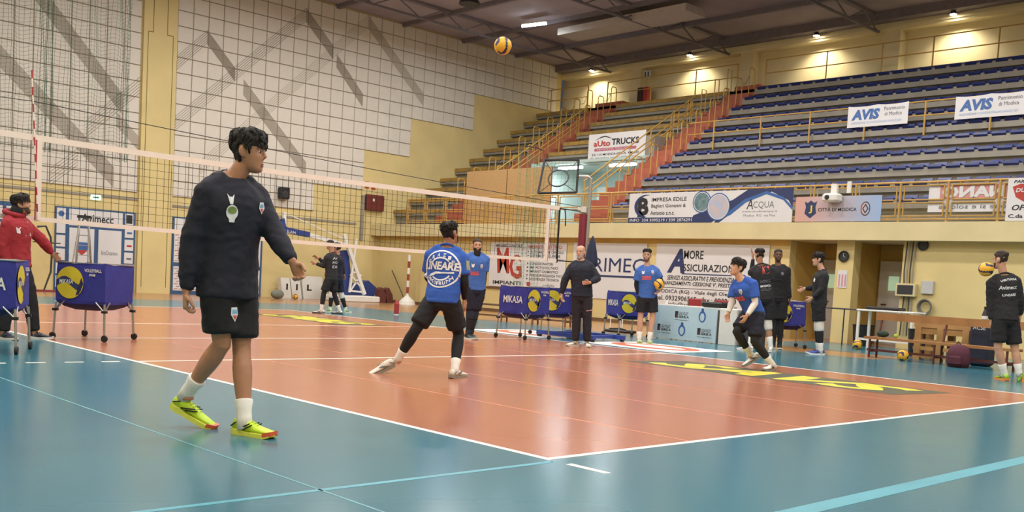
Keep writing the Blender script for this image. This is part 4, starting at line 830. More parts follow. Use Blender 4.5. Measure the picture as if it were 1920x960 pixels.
MB().tube([bp_+np.array((-.02, -.04, .39)), bp_+np.array((-.03, 0, .45)), bp_+np.array((-.02, .04, .39))], .01, 6).build('handle', M_black, bag); MB().cbox(bp_+np.array((-.16, -.12, .05)), bp_+np.array((-.1, .12, .2)), .02).build('pocket', MATS['maroon_bag_cloth'], bag)
MB().ball((13.72, 4.35, .437), .042, 12, 8).build('green_ball', mat('lime_ball', '9fb83c', .5, .05), smooth=True, label='small lime green ball lying on the bench seat', cat='ball')
MB().ball((13.75, 4.62, .455), .06, 14, 8, (1, 2.0, 1)).build('dark_shoes', mat('dark_green_cloth', '22362c', .8, .1, 6), smooth=True, label='dark green bundle lying on the bench seat', cat='bundle')
rc = empty('fire_cabinet', (XU+.2, 22.6, 8.7), 'red and dark cabinet on the upper wall behind the top railing', 'cabinet'); MB().cbox((XU-.2, 22.25, 8.75), (XU, 22.5, 9.35), .02).build('red_case', M_redp, rc); MB().cbox((XU-.2, 22.52, 8.62), (XU, 22.8, 9.35), .02).build('dark_case', mat('dark_maroon_case', '3d2a2c', .6, .05), rc)
sg = empty('arrow_sign', (XU-.01, 22.5, 9.7), 'small white sign with two dark bars above the red cabinet', 'sign'); MB().box((XU-.02, 22.3, 9.75), (XU, 22.65, 10.05)).build('plate', M_vin, sg); [flat(sg, [(0, 0), (.06, 0), (.06, .2), (0, .2)], M_navy, (XU-.02, 22.6-.15*k, 9.8), UX, VZ, .002) for k in range(2)]
# ------------------------------------------------------------------ people
def loft(mb, rings, n=20, cap=True):
    """rings: (centre, right vector*half width, forward vector*front depth, back depth ratio)"""
    v = []; f = []
    for (c, a, b, k) in rings:
        for j in range(n):
            t = 2*math.pi*j/n; sn = math.sin(t); v.append(c+a*math.cos(t)+b*(sn if sn > 0 else sn*k))
    for i in range(len(rings)-1):
        for j in range(n): jj = (j+1) % n; f.append((i*n+j, i*n+jj, (i+1)*n+jj, (i+1)*n+j))
    if cap: f.append(tuple(range(n-1, -1, -1))); f.append(tuple((len(rings)-1)*n+j for j in range(n)))
    mb.add(v, f)
def fix(me):
    bm = bmesh.new(); bm.from_mesh(me); bmesh.ops.recalc_face_normals(bm, faces=bm.faces); bm.to_mesh(me); bm.free()
def remesh(mb, name, m, parent, voxel, smooth=4, wr=0.0, wf=9.0, label=None):
    """weld overlapping closed shapes into one continuous skin"""
    me = bpy.data.meshes.new('tmp'); me.from_pydata(mb.v, [], mb.f); me.update()
    bm = bmesh.new(); bm.from_mesh(me)
    seen = set(); bm.verts.ensure_lookup_table()
    bmesh.ops.recalc_face_normals(bm, faces=bm.faces); bm.to_mesh(me); bm.free()
    o = bpy.data.objects.new('tmp', me); COL.objects.link(o)
    r = o.modifiers.new('r', 'REMESH'); r.mode = 'VOXEL'; r.voxel_size = voxel; r.use_smooth_shade = True
    if smooth: s = o.modifiers.new('s', 'SMOOTH'); s.factor = .5; s.iterations = smooth
    bpy.context.view_layer.update()
    out = bpy.data.meshes.new_from_object(o.evaluated_get(bpy.context.evaluated_depsgraph_get()))
    bpy.data.objects.remove(o); bpy.data.meshes.remove(me)
    k = len(out.vertices); co = np.empty(k*3); out.vertices.foreach_get('co', co); co = co.reshape(-1, 3)
    if wr:
        no = np.empty(k*3); out.vertices.foreach_get('normal', no); no = no.reshape(-1, 3)
        for i in range(k):
            p = Vector(co[i]); q = Vector((p.x*wf, p.y*wf, p.z*wf*1.5)); w = noise.noise(q)+.5*noise.noise(q*2.1)
            co[i] += no[i]*wr*(abs(w)*1.6-.35)
    wv = co.copy(); faces = [tuple(p.vertices) for p in out.polygons]
    base = ROOT[parent.name]; out.vertices.foreach_set('co', (co-base).ravel()); out.update()
    out.materials.clear(); out.materials.append(m); out.polygons.foreach_set('use_smooth', [True]*len(out.polygons)); out.name = name
    o = bpy.data.objects.new(name, out); COL.objects.link(o); o.parent = parent; ROOT[o.name] = base
    if label: o['label'] = label
    return o, BVHTree.FromPolygons([tuple(p) for p in wv], faces)
HZ = [(-.122, .012, .060, .030), (-.116, .030, .079, .012), (-.105, .041, .089, -.006), (-.09, .050, .091, -.026), (-.07, .057, .088, -.046), (-.045, .063, .088, -.063), (-.02, .068, .089, -.078), (0, .071, .088, -.089), (.02, .073, .088, -.096), (.045, .0755, .090, -.1), (.07, .074, .083, -.098), (.09, .067, .069, -.089), (.106, .053, .048, -.07), (.116, .034, .022, -.045), (.121, .012, -.002, -.02)]
HZa = np.array(HZ)
def head_pt(az, z):
    """point of the head surface in head space (x right, y forward, z up) at an azimuth and height"""
    hw, fr, bk = (np.interp(z, HZa[:, 0], HZa[:, i]) for i in (1, 2, 3))
    cy = (fr+bk)/2; hd = (fr-bk)/2; c, s = math.cos(az), math.sin(az); e = .82 if z < .04 else .95
    x = hw*math.copysign(abs(c)**e, c); y = cy+hd*math.copysign(abs(s)**e, s)
    def g(px, pz, sx, sz): return math.exp(-((x-px)/sx)**2-((z-pz)/sz)**2) if y > 0 else 0
    d = -.011*(g(.031, .004, .017, .011)+g(-.031, .004, .017, .011))+.004*(g(.03, .024, .026, .008)+g(-.03, .024, .026, .008))-.004*g(0, -.085, .03, .008)+.004*g(0, -.064, .02, .006)+.004*g(0, -.077, .018, .005)+.003*(g(.045, -.03, .02, .02)+g(-.045, -.03, .02, .02))
    return np.array((x, y+d, z))
class Head:
    def __init__(s, c, f, u, sc): s.c = np.asarray(c, float); s.u = nrm(u); s.f = nrm(f-s.u*(f @ s.u)); s.r = np.cross(s.f, s.u); s.k = sc
    def w(s, p): return s.c+s.k*(p[0]*s.r+p[1]*s.f+p[2]*s.u)
def head_shape(mb, H):
    n, m = 56, 46; v = []; f = []
    zs = [-.122+.243*(.5-.5*math.cos(math.pi*(i/(m-1)))) for i in range(m)]
    for z in zs:
        for j in range(n): v.append(H.w(head_pt(2*math.pi*j/n, z)))
    for i in range(m-1):
        for j in range(n): jj = (j+1) % n; f.append((i*n+j, i*n+jj, (i+1)*n+jj, (i+1)*n+j))
    f.append(tuple(range(n-1, -1, -1))); f.append(tuple((m-1)*n+j for j in range(n))); mb.add(v, f)
    rr, ff, uu = H.r*H.k, H.f*H.k, H.u*H.k
    def sec(y, z, w, d): return (H.c+ff*y+uu*z, rr*w, nrm(H.f*.8+H.u*.6)*d*H.k, 1.0)
    loft(mb, [sec(.085, .022, .007, .006), sec(.094, .006, .008, .008), sec(.101, -.012, .010, .010), sec(.106, -.025, .014, .012), sec(.100, -.034, .016, .009), sec(.088, -.038, .012, .006)], 12)
    for sg in (-1, 1):
        e = MB().ball((0, 0, 0), 1, 12, 8); c = H.w((.077*sg, -.012, -.006))
        mb.add([c+H.k*(p[0]*.013*H.r+p[1]*.022*(H.f-.25*H.u)+p[2]*.036*H.u+sg*p[1]*-.010*H.r) for p in e.v], e.f)
def hair_shape(H, th, mask, rough=.006, freq=45, seed=0):
    """cap that grows out of the head surface where mask(az,z) says so"""
    mb = MB(); n, m = 72, 52; v = []; f = []
    zs = [-.122+.2432*(.5-.5*math.cos(math.pi*(i/(m-1)))) for i in range(m)]
    for z in zs:
        for j in range(n):
            az = 2*math.pi*j/n; p = head_pt(az, z); nv = nrm((p[0]*1.2, p[1]+.005, p[2]*.9)); k = max(0.0, min(1.0, mask(az, z)))
            q = Vector((p[0]*freq+seed, p[1]*freq, p[2]*freq*.6)); t = -.012+k*(th(az, z)+.012)+k*rough*(noise.noise(q)+.6*noise.noise(q*2.3))
            v.append(H.w(p+nv*t))
    for i in range(m-1):
        for j in range(n): jj = (j+1) % n; f.append((i*n+j, i*n+jj, (i+1)*n+jj, (i+1)*n+j))
    f.append(tuple(range(n-1, -1, -1))); f.append(tuple((m-1)*n+j for j in range(n))); mb.add(v, f); return mb
def hand_shape(mb, w, d, pn, side, curl, s):
    """palm, four bent fingers of unequal length and a thumb; d along the hand, pn palm normal, side +1 when the thumb lies on d x pn"""
    d = nrm(d); pn = nrm(pn-d*(pn @ d)); l = np.cross(d, pn)*side
    loft(mb, [(w-d*.02*s, l*.027*s, pn*.02*s, 1), (w+d*.01*s, l*.03*s, pn*.018*s, 1), (w+d*.05*s, l*.04*s, pn*.016*s, 1), (w+d*.085*s, l*.042*s, pn*.014*s, 1), (w+d*.1*s, l*.036*s, pn*.011*s, 1)], 14)
    for i, (o, L) in enumerate(((.031, .072), (.0105, .082), (-.0105, .077), (-.031, .06))):
        p = w+(d*.082+l*o)*s; a = curl*(.55+.12*i); dd = nrm(d+l*o*1.6); pts = [p]
        for q, fr in enumerate((.45, .32, .23)):
            ang = a*(q+.6); v = nrm(dd*math.cos(ang)+pn*math.sin(ang)); pts.append(pts[-1]+v*L*fr*s)
        mb.tube(pts, [.0105*s, .0098*s, .009*s, .007*s], 9)
    p = w+(d*.025+l*.03)*s; v1 = nrm(d*.6+l*.75+pn*.35); v2 = nrm(d*.9+l*.25+pn*.5)
    mb.tube([p-l*.012*s, p+v1*.035*s, p+v1*.035*s+v2*.032*s, p+v1*.035*s+v2*.055*s], [.016*s, .0135*s, .011*s, .008*s], 9)
def shoe(parent, heel, d, u, s, mats, lace=True):
    """heel: point of the sole under the heel; d foot direction; u up"""
    d = nrm(d); u = nrm(u-d*(u @ d)); r = np.cross(d, u); s = s*1.08; L = .285*s
    def P(x, y, z): return heel+d*x*L+r*y*s+u*z*s
    secs = [(.0, .022, .075, .03), (.04, .031, .092, .028), (.15, .034, .098, .025), (.3, .034, .092, .025), (.42, .036, .08, .025), (.6, .044, .064, .025), (.78, .047, .052, .027), (.92, .038, .044, .03), (1.0, .018, .036, .032)]
    mb = MB(); v = []; n = 14
    for x, w, zt, zb in secs:
        for j in range(n):
            t = 2*math.pi*j/n; c, sn = math.cos(t), math.sin(t); zz = (zt+zb)/2+(zt-zb)/2*math.copysign(abs(sn)**.75, sn); k = 1-.35*max(0, sn); v.append(P(x, w*math.copysign(abs(c)**.8, c)*k, zz))
    f = [(i*n+j, i*n+(j+1) % n, (i+1)*n+(j+1) % n, (i+1)*n+j) for i in range(len(secs)-1) for j in range(n)]+[tuple(range(n-1, -1, -1)), tuple((len(secs)-1)*n+j for j in range(n))]
    o = mb.add(v, f).build('shoe', mats[0], parent, smooth=True); fix(o.data)
    sl = MB(); out = [(-.015, .0), (0, .03), (.1, .037), (.3, .037), (.45, .04), (.65, .05), (.82, .05), (.95, .036), (1.02, .0)]; pl = out+[(x, -y) for x, y in out[-2:0:-1]]; k = len(pl)
    def zb(x): return .0+(.018*max(0, (x-.75)/.27)**2)+(.012*max(0, (.08-x)/.1)**2)
    v = [P(x, y, zb(x)) for x, y in pl]+[P(x, y*1.02, zb(x)+.032-.006*(x > .3)) for x, y in pl]
    sl.add(v, [tuple(range(k-1, -1, -1)), tuple(range(k, 2*k))]+[(i, (i+1) % k, k+(i+1) % k, k+i) for i in range(k)]); so = sl.build('sole', mats[1], o); fix(so.data)
    if lace:
        for x in (.36, .43, .5, .57): MB().tube([P(x, -.022, .082-.11*(x-.36)), P(x+.01, 0, .094-.11*(x-.36)), P(x, .022, .082-.11*(x-.36))], .004*s, 5).build('lace', mats[2], o)
    return o, P
SKIN = {'fair': 'c0937a', 'tan': 'aa7a5e', 'olive': 'aa7d62', 'brown': '6e4a38'}
def M_skin(k): return mat('skin_'+k, SKIN[k], .5, .06, 20, .08, 90)
def cloth(name, c, rough=.85): return mat('cloth_'+name, c, rough, .07, 7, .18, 130)
LASTP = []
def person(label, t0, px, H=1.85, face=180, chest=None, head=None, tilt=0, skin='fair', hair=('short', '1c1613'), beard=None, top=('long', 'navy'), under=None, bottom='shorts', bcol='black', legs=None, knee=None, sock=('e4e2dd', .13), shoes=('d8d6d0', 'd0cfc8', 'e0ddd6'), voxel=.0095, sg={}, ground=(1, 1), curl=.7, group=None, palm=None, bag=.0, hem=0.0, stripe='5a5c62', snood=None):
    s = H/1.88; rd = ray(*px['pel']); Fh = nrm((rd[0], rd[1], 0)); Rh = np.cross(Fh, [0, 0, 1.0]); up = np.array((0, 0, 1.0))
    def fv(th): return math.cos(R(th))*Fh+math.sin(R(th))*Rh
    chest = face if chest is None else chest; head = chest if head is None else head
    fp, fc = fv(face), fv(chest); rp, rc = np.cross(fp, up), np.cross(fc, up)
    def solve(pix, par, L, sgn):
        d = ray(*pix); t = ((par-CAM) @ d)/(d @ d); c = CAM+t*d; h = np.linalg.norm(c-par); k = math.sqrt(max(0, L*L-h*h)); return c+nrm(d)*k*sgn
    pel = on(*px['pel'], T=t0); msh = solve(px['msh'], pel, .5*s, sg.get('msh', 0)); hc = solve(px['head'], msh, .25*s, sg.get('head', 0))
    sp = nrm(msh-pel); fc2 = nrm(fc-sp*(fc @ sp)); rc = np.cross(fc2, sp)
    J = {}
    for k, S_ in (('R', 1), ('L', -1)):
        J['hip'+k] = pel+rp*.092*s*S_-up*.03*s; J['sh'+k] = msh+rc*.172*s*S_-sp*.05*s
        J['el'+k] = solve(px['el'+k], J['sh'+k], .30*s, sg.get('el'+k, 0)); J['wr'+k] = solve(px['wr'+k], J['el'+k], .265*s, sg.get('wr'+k, 0))
        J['kn'+k] = solve(px['kn'+k], J['hip'+k], .44*s, sg.get('kn'+k, 0)); J['an'+k] = solve(px['an'+k], J['kn'+k], .45*s, sg.get('an'+k, 0))
        if ground[0 if k == 'R' else 1]: J['an'+k][2] = .092*s
    root = empty('person', (pel[0], pel[1], 0), label, 'person', group); X = LASTP; X.append((label[:30], {k: round(float(np.linalg.norm(J[a+b]-J[c+b])), 2) for b in 'RL' for k, a, c in (('ua'+b, 'sh', 'el'), ('fa'+b, 'el', 'wr'), ('th'+b, 'hip', 'kn'), ('sh'+b, 'kn', 'an'))}, round(float(np.linalg.norm(msh-pel)), 2), round(float(np.linalg.norm(hc-msh)), 2)))
    sk = M_skin(skin)
    def fr(t):
        q = max(0, min(1, t)); f_ = nrm(fp*(1-q)+fc2*q); ax = nrm(up*(1-q)+sp*q); f_ = nrm(f_-ax*(f_ @ ax)); return f_, np.cross(f_, ax)
    def torso(mb, tab, add=0.0):
        rings = []
        for t, hw, fd, bd in tab:
            f_, r_ = fr(t); c = pel+(msh-pel)*t if t >= 0 else pel+up*t*.5*s
            rings.append((c, r_*(hw+add)*s, f_*(fd+add)*s, (bd+add)/(fd+add)))
        loft(mb, rings, 24)
    BODY = [(-.2, .06, .06, .06), (-.14, .14, .1, .11), (-.04, .162, .108, .122), (.08, .16, .108, .118), (.25, .146, .104, .095), (.42, .146, .108, .09), (.62, .166, .122, .1), (.8, .178, .122, .108), (.9, .17, .108, .104), (.97, .14, .088, .09), (1.05, .085, .062, .068), (1.12, .06, .05, .055)]
    def mix(a, b, t): return J[a]+(J[b]-J[a])*t
    def limb(mb, a, b, c, r): # r: list of (segment position 0..2, radius)
        pts = []
        for q, _ in r: pts.append(J[a]+(J[b]-J[a])*q if q <= 1 else J[b]+(J[c]-J[b])*(q-1))
        mb.tube(pts, [x*s for _, x in r], 16)
    # bare body: one welded skin
    mb = MB(); torso(mb, BODY)
    Hd = Head(hc, math.cos(R(tilt))*fv(head)+math.sin(R(tilt))*up, math.cos(R(tilt))*(up*.85+sp*.15)-math.sin(R(tilt))*fv(head), s); head_shape(mb, Hd)
    mb.tube([msh-sp*.03*s, msh+sp*.04*s, hc-Hd.u*.075*s-Hd.f*.022*s, hc-Hd.u*.02*s-Hd.f*.03*s], [.07*s, .06*s, .054*s, .056*s], 16)
    for k, S_ in (('R', 1), ('L', -1)):
        mb.tube([msh+sp*.065*s+rc*.02*s*S_-fc2*.015*s, msh+sp*.015*s+rc*.08*s*S_-fc2*.015*s, J['sh'+k]], [.038*s, .046*s, .056*s], 14); mb.ball(J['sh'+k], .062*s, 16, 10); limb(mb, 'sh'+k, 'el'+k, 'wr'+k, [(0, .056), (.3, .05), (.6, .045), (.9, .039), (1.0, .038), (1.2, .042), (1.5, .037), (1.85, .028), (2.0, .026)])
        limb(mb, 'hip'+k, 'kn'+k, 'an'+k, [(0, .09), (.25, .086), (.5, .077), (.75, .064), (.93, .056), (1.0, .056), (1.08, .054), (1.25, .06), (1.4, .058), (1.65, .047), (1.85, .037), (2.0, .036)])
        hd = (on(*px['ha'+k], T=depth(J['wr'+k]))-J['wr'+k]) if 'ha'+k in px else J['wr'+k]-J['el'+k]
        pn = (palm or {}).get(k); pn = -rc*S_+fc2*.35 if pn is None else np.asarray(pn, float)
        dd = nrm(hd); th = np.cross(dd, nrm(pn-dd*(pn @ dd))); hand_shape(mb, J['wr'+k], hd, pn, 1 if th @ fc2 >= -.2 else -1, curl, s*1.02)
        mb.tube([J['an'+k], J['an'+k]-up*.05*s], [.036*s, .04*s], 12)
    remesh(mb, 'body', sk, root, voxel, 3)
    # face
    M_eye = mat('eye_white', 'b9b4ae', .2, 0); M_iris = mat('dark_iris', '241610', .2, 0); M_lip = mat('lip_'+skin, '8d5145' if skin != 'brown' else '5a3630', .5, 0)
    for S_ in (1, -1):
        e = MB().ball(Hd.w((.031*S_, .0715, .003)), .0115*s, 12, 8).build('eye', M_eye, root, smooth=True); MB().ball(Hd.w((.0315*S_, .0782, .003)), .0078*s, 10, 6).build('iris', M_iris, e, smooth=True)
        pts = [Hd.w(head_pt(math.pi/2-S_*a, .0245+.004*math.sin((a-.12)*3.3))+(0, .0035, 0)) for a in (.14, .3, .45, .62)]; MB().tube(pts, [.003*s, .0045*s, .004*s, .002*s], 6).build('eyebrow', mat('brow_'+hair[1], hair[1] if hair[0] != 'bald' else '8d8780', .9, 0), root)
    for z, r_ in ((-.0655, .0042), (-.0765, .0048)): MB().tube([Hd.w(head_pt(math.pi/2+a, z)+(0, .0015, 0)) for a in (-.3, -.15, 0, .15, .3)], [.001*s, r_*.8*s, r_*s, r_*.8*s, .001*s], 6).build('lip', M_lip, root)
    # hair and beard
    def sm(x): return max(0., min(1., x))
    def front(az): return math.sin(az)            # 1 at the face, -1 at the nape
    st, hcol = hair; M_h = mat('hair_'+hcol, hcol, .75, .25, 60, .4, 120)
    def hline(az): return float(np.interp(front(az), [-1, -.6, -.35, -.3, .12, .17, .3, .38, .75, 1], [-.078, -.07, -.055, .03, .03, -.018, -.012, .035, .06, .072]))
    if st != 'bald':
        T = {'short': (.012, .007, .005), 'fringe': (.021, .009, .009), 'fade': (.014, .0025, .006), 'crop': (.006, .004, .002), 'mohawk': (.022, .002, .004)}[st]
        def th(az, z):
            tp = sm((z-.045)/.04)
            if st == 'mohawk': tp *= sm(1.6-abs(math.cos(az))*1.5) if z < .1 else 1
            return T[1]+(T[0]-T[1])*tp+(.012*sm((front(az)-.4)*2)*sm((z-.055)*40) if st == 'fringe' else 0)
        def mk(az, z):
            h = hline(az)-(.03*sm((front(az)-.35)*2.5) if st == 'fringe' else 0); k_ = sm((z-h)/.012+.5)
            return k_
        ho = hair_shape(Hd, th, mk, T[2], 42, len(LASTP)).build('hair', M_h, root, smooth=True); fix(ho.data)
        if st in ('fringe', 'short', 'fade'):
            tf = MB(); rg = random.Random(len(LASTP)*7+3); lim = {'fringe': .035, 'short': .05, 'fade': .065}[st]
            for _ in range(150):
                az = rg.uniform(0, 2*math.pi); z = rg.uniform(lim, .118); f_ = front(az)
                if f_ > .3 and z < .05 and st != 'fringe': continue
                sw = rg.uniform(-.5, .5); L_ = rg.uniform(.02, .045)*(1.3 if st == 'fringe' else .7); pts_ = []
                for q in range(4):
                    u_ = q/3; zz = max(-.02, z-(L_*u_*(.55 if f_ > .2 else .8))); pp = head_pt(az+sw*u_*.35*(1 if math.cos(az) > 0 else -1), zz); nv = nrm((pp[0]*1.2, pp[1]+.005, pp[2]*.9)); pts_.append(Hd.w(pp+nv*(th(az, zz)*(1-.25*u_)+.003+.006*math.sin(math.pi*u_))))
                tf.tube(pts_, [.004*s, .0065*s, .005*s, .001*s], 5)
            tf.build('hair_tufts', M_h, ho, smooth=True, kind='stuff')
    if beard:
        bl, bc = beard
        def bm_(az, z): f_ = front(az); return sm((f_+.05)*5)*sm((-.035-.035*sm(1-abs(math.cos(az))*2.2)*(1 if z > -.06 else 0)-z)/.01+.3)*(0 if (abs(z+.07) < .009 and f_ > .93) else 1) if z < -.03 else sm((f_+.05)*5)*sm((.35-f_)*4)*sm((.0-z)/.02)
        bo = hair_shape(Hd, lambda a_, z: .0025+(.011 if bl else 0)+(.004 if bc == '1f1815' else 0), bm_, .002+.003*bl, 50, 3).build('beard', mat('beard_'+bc, bc, .85, .25, 60, .4, 120), root, smooth=True); fix(bo.data)
        if bl:
            b2 = MB(); rr, ff = Hd.r*s, Hd.f*s; loft(b2, [(Hd.w((0, y, z)), rr*w, ff*d, 1) for y, z, w, d in ((.06, -.06, .058, .03), (.065, -.1, .06, .036), (.07, -.15, .056, .034), (.068, -.2, .046, .028), (.062, -.26, .03, .02), (.058, -.3, .01, .008))], 16); b2.build('beard_length', MATS['beard_'+bc], bo, smooth=True)
    if snood: MB().tube([msh+sp*.03*s, msh+sp*.07*s, msh+sp*.12*s+Hd.f*.012*s, hc-Hd.u*.085*s+Hd.f*.01*s], [.1*s, .094*s, .088*s, .075*s], 18).build('neck_warmer', MATS['cloth_'+snood], root, smooth=True)
    # clothes
    BV = {}
    kind, tcol = top; mt = tcol if not isinstance(tcol, str) else MATS['cloth_'+tcol]; ad = .024+bag
    sh = MB(); long_ = kind in ('long', 'hood')
    HEM = ([(-.13-hem, .17, .122, .136), (-.1-hem, .175, .124, .136)] if hem else [])+[(-.13, .168, .119, .133), (-.08, .17, .12, .132)]
    torso(sh, HEM+[(t, hw+(.012 if .1 < t < .6 else .004), fd+.004, bd+(.012 if .1 < t < .6 else .004)) for t, hw, fd, bd in BODY[2:10]]+[(1.05, .078, .06, .066), (1.1, .058, .046, .056)], ad)
    for k, S_ in (('R', 1), ('L', -1)):
        sh.ball(J['sh'+k], .075*s, 16, 10); sh.tube([msh+sp*.045*s+rc*.05*s*S_-fc2*.012*s, msh+sp*.026*s+rc*.09*s*S_-fc2*.012*s, J['sh'+k]+sp*.006*s], [.048*s, .06*s, .07*s], 14)
        if long_: limb(sh, 'sh'+k, 'el'+k, 'wr'+k, [(0, .073), (.3, .07), (.6, .065+bag*.5), (.9, .06+bag), (1.0, .059+bag), (1.3, .056+bag), (1.6, .05+bag*.7), (1.88, .044), (1.95, .035)])
        else: limb(sh, 'sh'+k, 'el'+k, 'wr'+k, [(0, .073), (.3, .075), (.62, .078), (.72, .077), (.74, .06)])
    shirt_name = {'long': 'sweatshirt', 'hood': 'hoodie', 'tee': 'shirt'}[kind]
    so, BV['top'] = remesh(sh, shirt_name, mt, root, .0125, 5, .006 if not long_ else .007, 8.5)
    if kind == 'hood':
        MB().tube([msh+sp*.05*s+rc*.12*s*math.cos(a)+fc2*.1*s*math.sin(a)-fc2*.02*s+sp*.03*s*(1-math.sin(a)) for a in np.linspace(0, 2*math.pi, 19)[:-1]], .032*s, 10, closed=True).build('hood', mt, so, smooth=True)
        for S_ in (-1, 1): MB().tube([msh+fc2*.125*s+rc*.04*S_*s-sp*.02*s, msh+fc2*.158*s+rc*.045*S_*s-sp*.2*s], .005, 6).build('drawstring', M_white, so)
    else:
        MB().tube([msh+sp*.058*s+rc*.075*s*math.cos(a)+fc2*.068*s*math.sin(a)-sp*.03*s*math.sin(a) for a in np.linspace(0, 2*math.pi, 21)[:-1]], .012*s, 8, closed=True).build('collar', under[1] if under and under[0] == 'collar' else mt, so, smooth=True)
    if under and under[0] == 'sleeve':
        for k in 'RL':
            a_ = MB(); limb(a_, 'sh'+k, 'el'+k, 'wr'+k, [(.3, .056), (.6, .052), (.9, .046), (1.0, .045), (1.2, .048), (1.5, .043), (1.85, .034), (1.97, .032)]); a_.build('sleeve', under[1], root, smooth=True)
    bt_ = MATS['cloth_'+bcol]; lo = MB()
    torso(lo, [(-.3, .1, .1, .1), (-.2, .155, .12, .13), (-.1, .172, .118, .132), (0, .17, .115, .128), (.1, .158, .11, .118), (.16, .15, .106, .112)], .014)
    for k in 'RL':
        if bottom == 'shorts': limb(lo, 'hip'+k, 'kn'+k, 'an'+k, [(0, .108), (.3, .112), (.6, .108), (.8, .108), (.83, .09)])
        else: limb(lo, 'hip'+k, 'kn'+k, 'an'+k, [(0, .105), (.3, .106), (.6, .1), (.9, .088), (1.1, .084), (1.4, .082), (1.7, .076), (1.93, .07), (1.97, .05)])
    bo_, BV['bottom'] = remesh(lo, 'shorts' if bottom == 'shorts' else 'trousers', bt_, root, .0125, 4, .006, 8)
    for i, k in enumerate('RL'):
        if legs: a_ = MB(); limb(a_, 'hip'+k, 'kn'+k, 'an'+k, [(.5, .083), (.75, .07), (.93, .062), (1.0, .062), (1.08, .06), (1.25, .065), (1.4, .063), (1.65, .052), (1.8, .045), (1.84, .04)]); a_.build('leggings', MATS['cloth_'+legs], root, smooth=True)
        if knee: a_ = MB(); limb(a_, 'hip'+k, 'kn'+k, 'an'+k, [(.78, .068), (.82, .074), (.95, .078), (1.05, .078), (1.18, .074), (1.24, .068)]); a_.build('knee_pad', MATS['cloth_'+knee], root, smooth=True)
        if sock and bottom == 'shorts': a_ = MB(); l_ = sock[1]/.45; limb(a_, 'hip'+k, 'kn'+k, 'an'+k, [(2-l_-.02, .05+.012*l_), (2-l_, .052+.016*l_), (2-l_*.5, .046), (1.97, .046), (2.14, .045)]); a_.build('sock', mat('sock_'+sock[0], sock[0], .85, .05, 30, .2, 150), root, smooth=True)
        an = J['an'+k]; g_ = ground[i]
        if g_: toe = on(*px['to'+k], Z=0.0); d_ = toe-an; d_[2] = 0; d_ = nrm(d_)
        if g_ and abs(ray(*px['to'+k])[2]) < .09: # far away: direction from pixels at equal depth plus the facing
            q = on(*px['to'+k], T=depth(an))-an; lat = float(q @ CR); ww = max(-.97, min(.97, lat/(.2*s))); d_ = Rh*ww+Fh*math.sqrt(1-ww*ww)*(1 if fp @ Fh > 0 else -1)
        if not g_: q = solve(px['to'+k], an, .2*s, sg.get('to'+k, 0)); d_ = nrm(q-an)
        if not g_ and 'he'+k in px: hp = on(*px['he'+k], T=depth(an)+.02); q = solve(px['to'+k], hp, .27*s, sg.get('to'+k, 0)); d_ = nrm(q-hp); u_ = nrm(np.cross(np.cross(d_, an+up*.1-hp), d_))
        elif g_: hp = an*np.array((1, 1, 0))-d_*.075*s; u_ = up
        else: shn = nrm(J['kn'+k]-an); u_ = nrm(shn-d_*(shn @ d_)); hp = an-d_*.03*s-u_*.088*s; d_ = nrm(d_+u_*-.12)
        ms = [mat('shoe_'+c, c, .5, .06, 12, .1, 90) for c in shoes]; J['shoe'+k] = shoe(root, hp, d_, u_, s, ms); o_, Q = J['shoe'+k]; mst = mat('shoe_stripe_'+stripe, stripe, .5, .05)
        for sg_ in (1, -1):
            for a_, b_ in (((.22, .04), (.5, .075)), ((.32, .038), (.56, .07)), ((.02, .05), (.16, .075))): MB().tube([Q(a_[0], .0355*sg_, a_[1]), Q((a_[0]+b_[0])/2, .0405*sg_, (a_[1]+b_[1])/2), Q(b_[0], .041*sg_, b_[1])], .0045*s, 5).build('stripe', mst, o_)
    return dict(root=root, J=J, BV=BV, s=s, H=Hd, msh=msh, pel=pel, fc=fc2, rc=rc, sp=sp, so=so, bo=bo_)
def printer(P, pix, part='top'):
    """lays flat print on the cloth where the photo shows it"""
    d = ray(*pix); hit, no, _, _ = P['BV'][part].ray_cast(Vector(CAM), Vector(nrm(d)))
    if hit is None: return None
    N_ = nrm(np.array(no)); V = nrm(P['sp']-N_*(P['sp'] @ N_)); U = np.cross(V, N_); O = np.array(hit); bv = P['BV'][part]; par = P['so'] if part == 'top' else P['bo']
    def wrap(p):
        h, n_, _, _ = bv.ray_cast(Vector(p+N_*.15), Vector(-N_)); return np.array(h)+N_*.004+(p-O) @ N_*N_ if h is not None else p
    def txt(t, m, x, y, w, h, **k): lettering(par, t, m, O+U*x+V*y, U, V, w, h, lift=k.pop('lift', .0), wrap=wrap, name='print', **k)
    def poly(pl, m, lift=0.0):
        c = np.mean(pl, 0); k = len(pl); v = [wrap(O+U*a+V*b+N_*lift) for a, b in list(pl)+[tuple(c+(np.array(q)-c)*.5) for q in pl]+[tuple(c)]]
        MB().add(v, [(i, (i+1) % k, k+(i+1) % k, k+i) for i in range(k)]+[(k+i, k+(i+1) % k, 2*k) for i in range(k)]).build('print', m, par)
    return txt, poly
for n_, c_ in dict(navy='1a1c2a', black='17171c', blue='2c56ae', red='96242e', coal='202024', white='d6d2cc', dnavy='16182b', slate='1d2230', bluegrey='3c63ac', trouser='1f1c24').items(): cloth(n_, c_)
SH_NEON = ('b7d827', 'd9e05a', 'c6dd3a'); SH_W = ('d4d2cc', 'c9c6bf', 'e0ddd6'); SH_BLK = ('24262c', 'd8d6d0', '3a3c42')
M_pw = mat('white_shirt_print', 'dfe1e6', .7, .03); M_pr = mat('coral_shirt_print', 'd2564e', .7, .05); M_pc = mat('sky_crest_print', '7fb2d8', .7, .05)
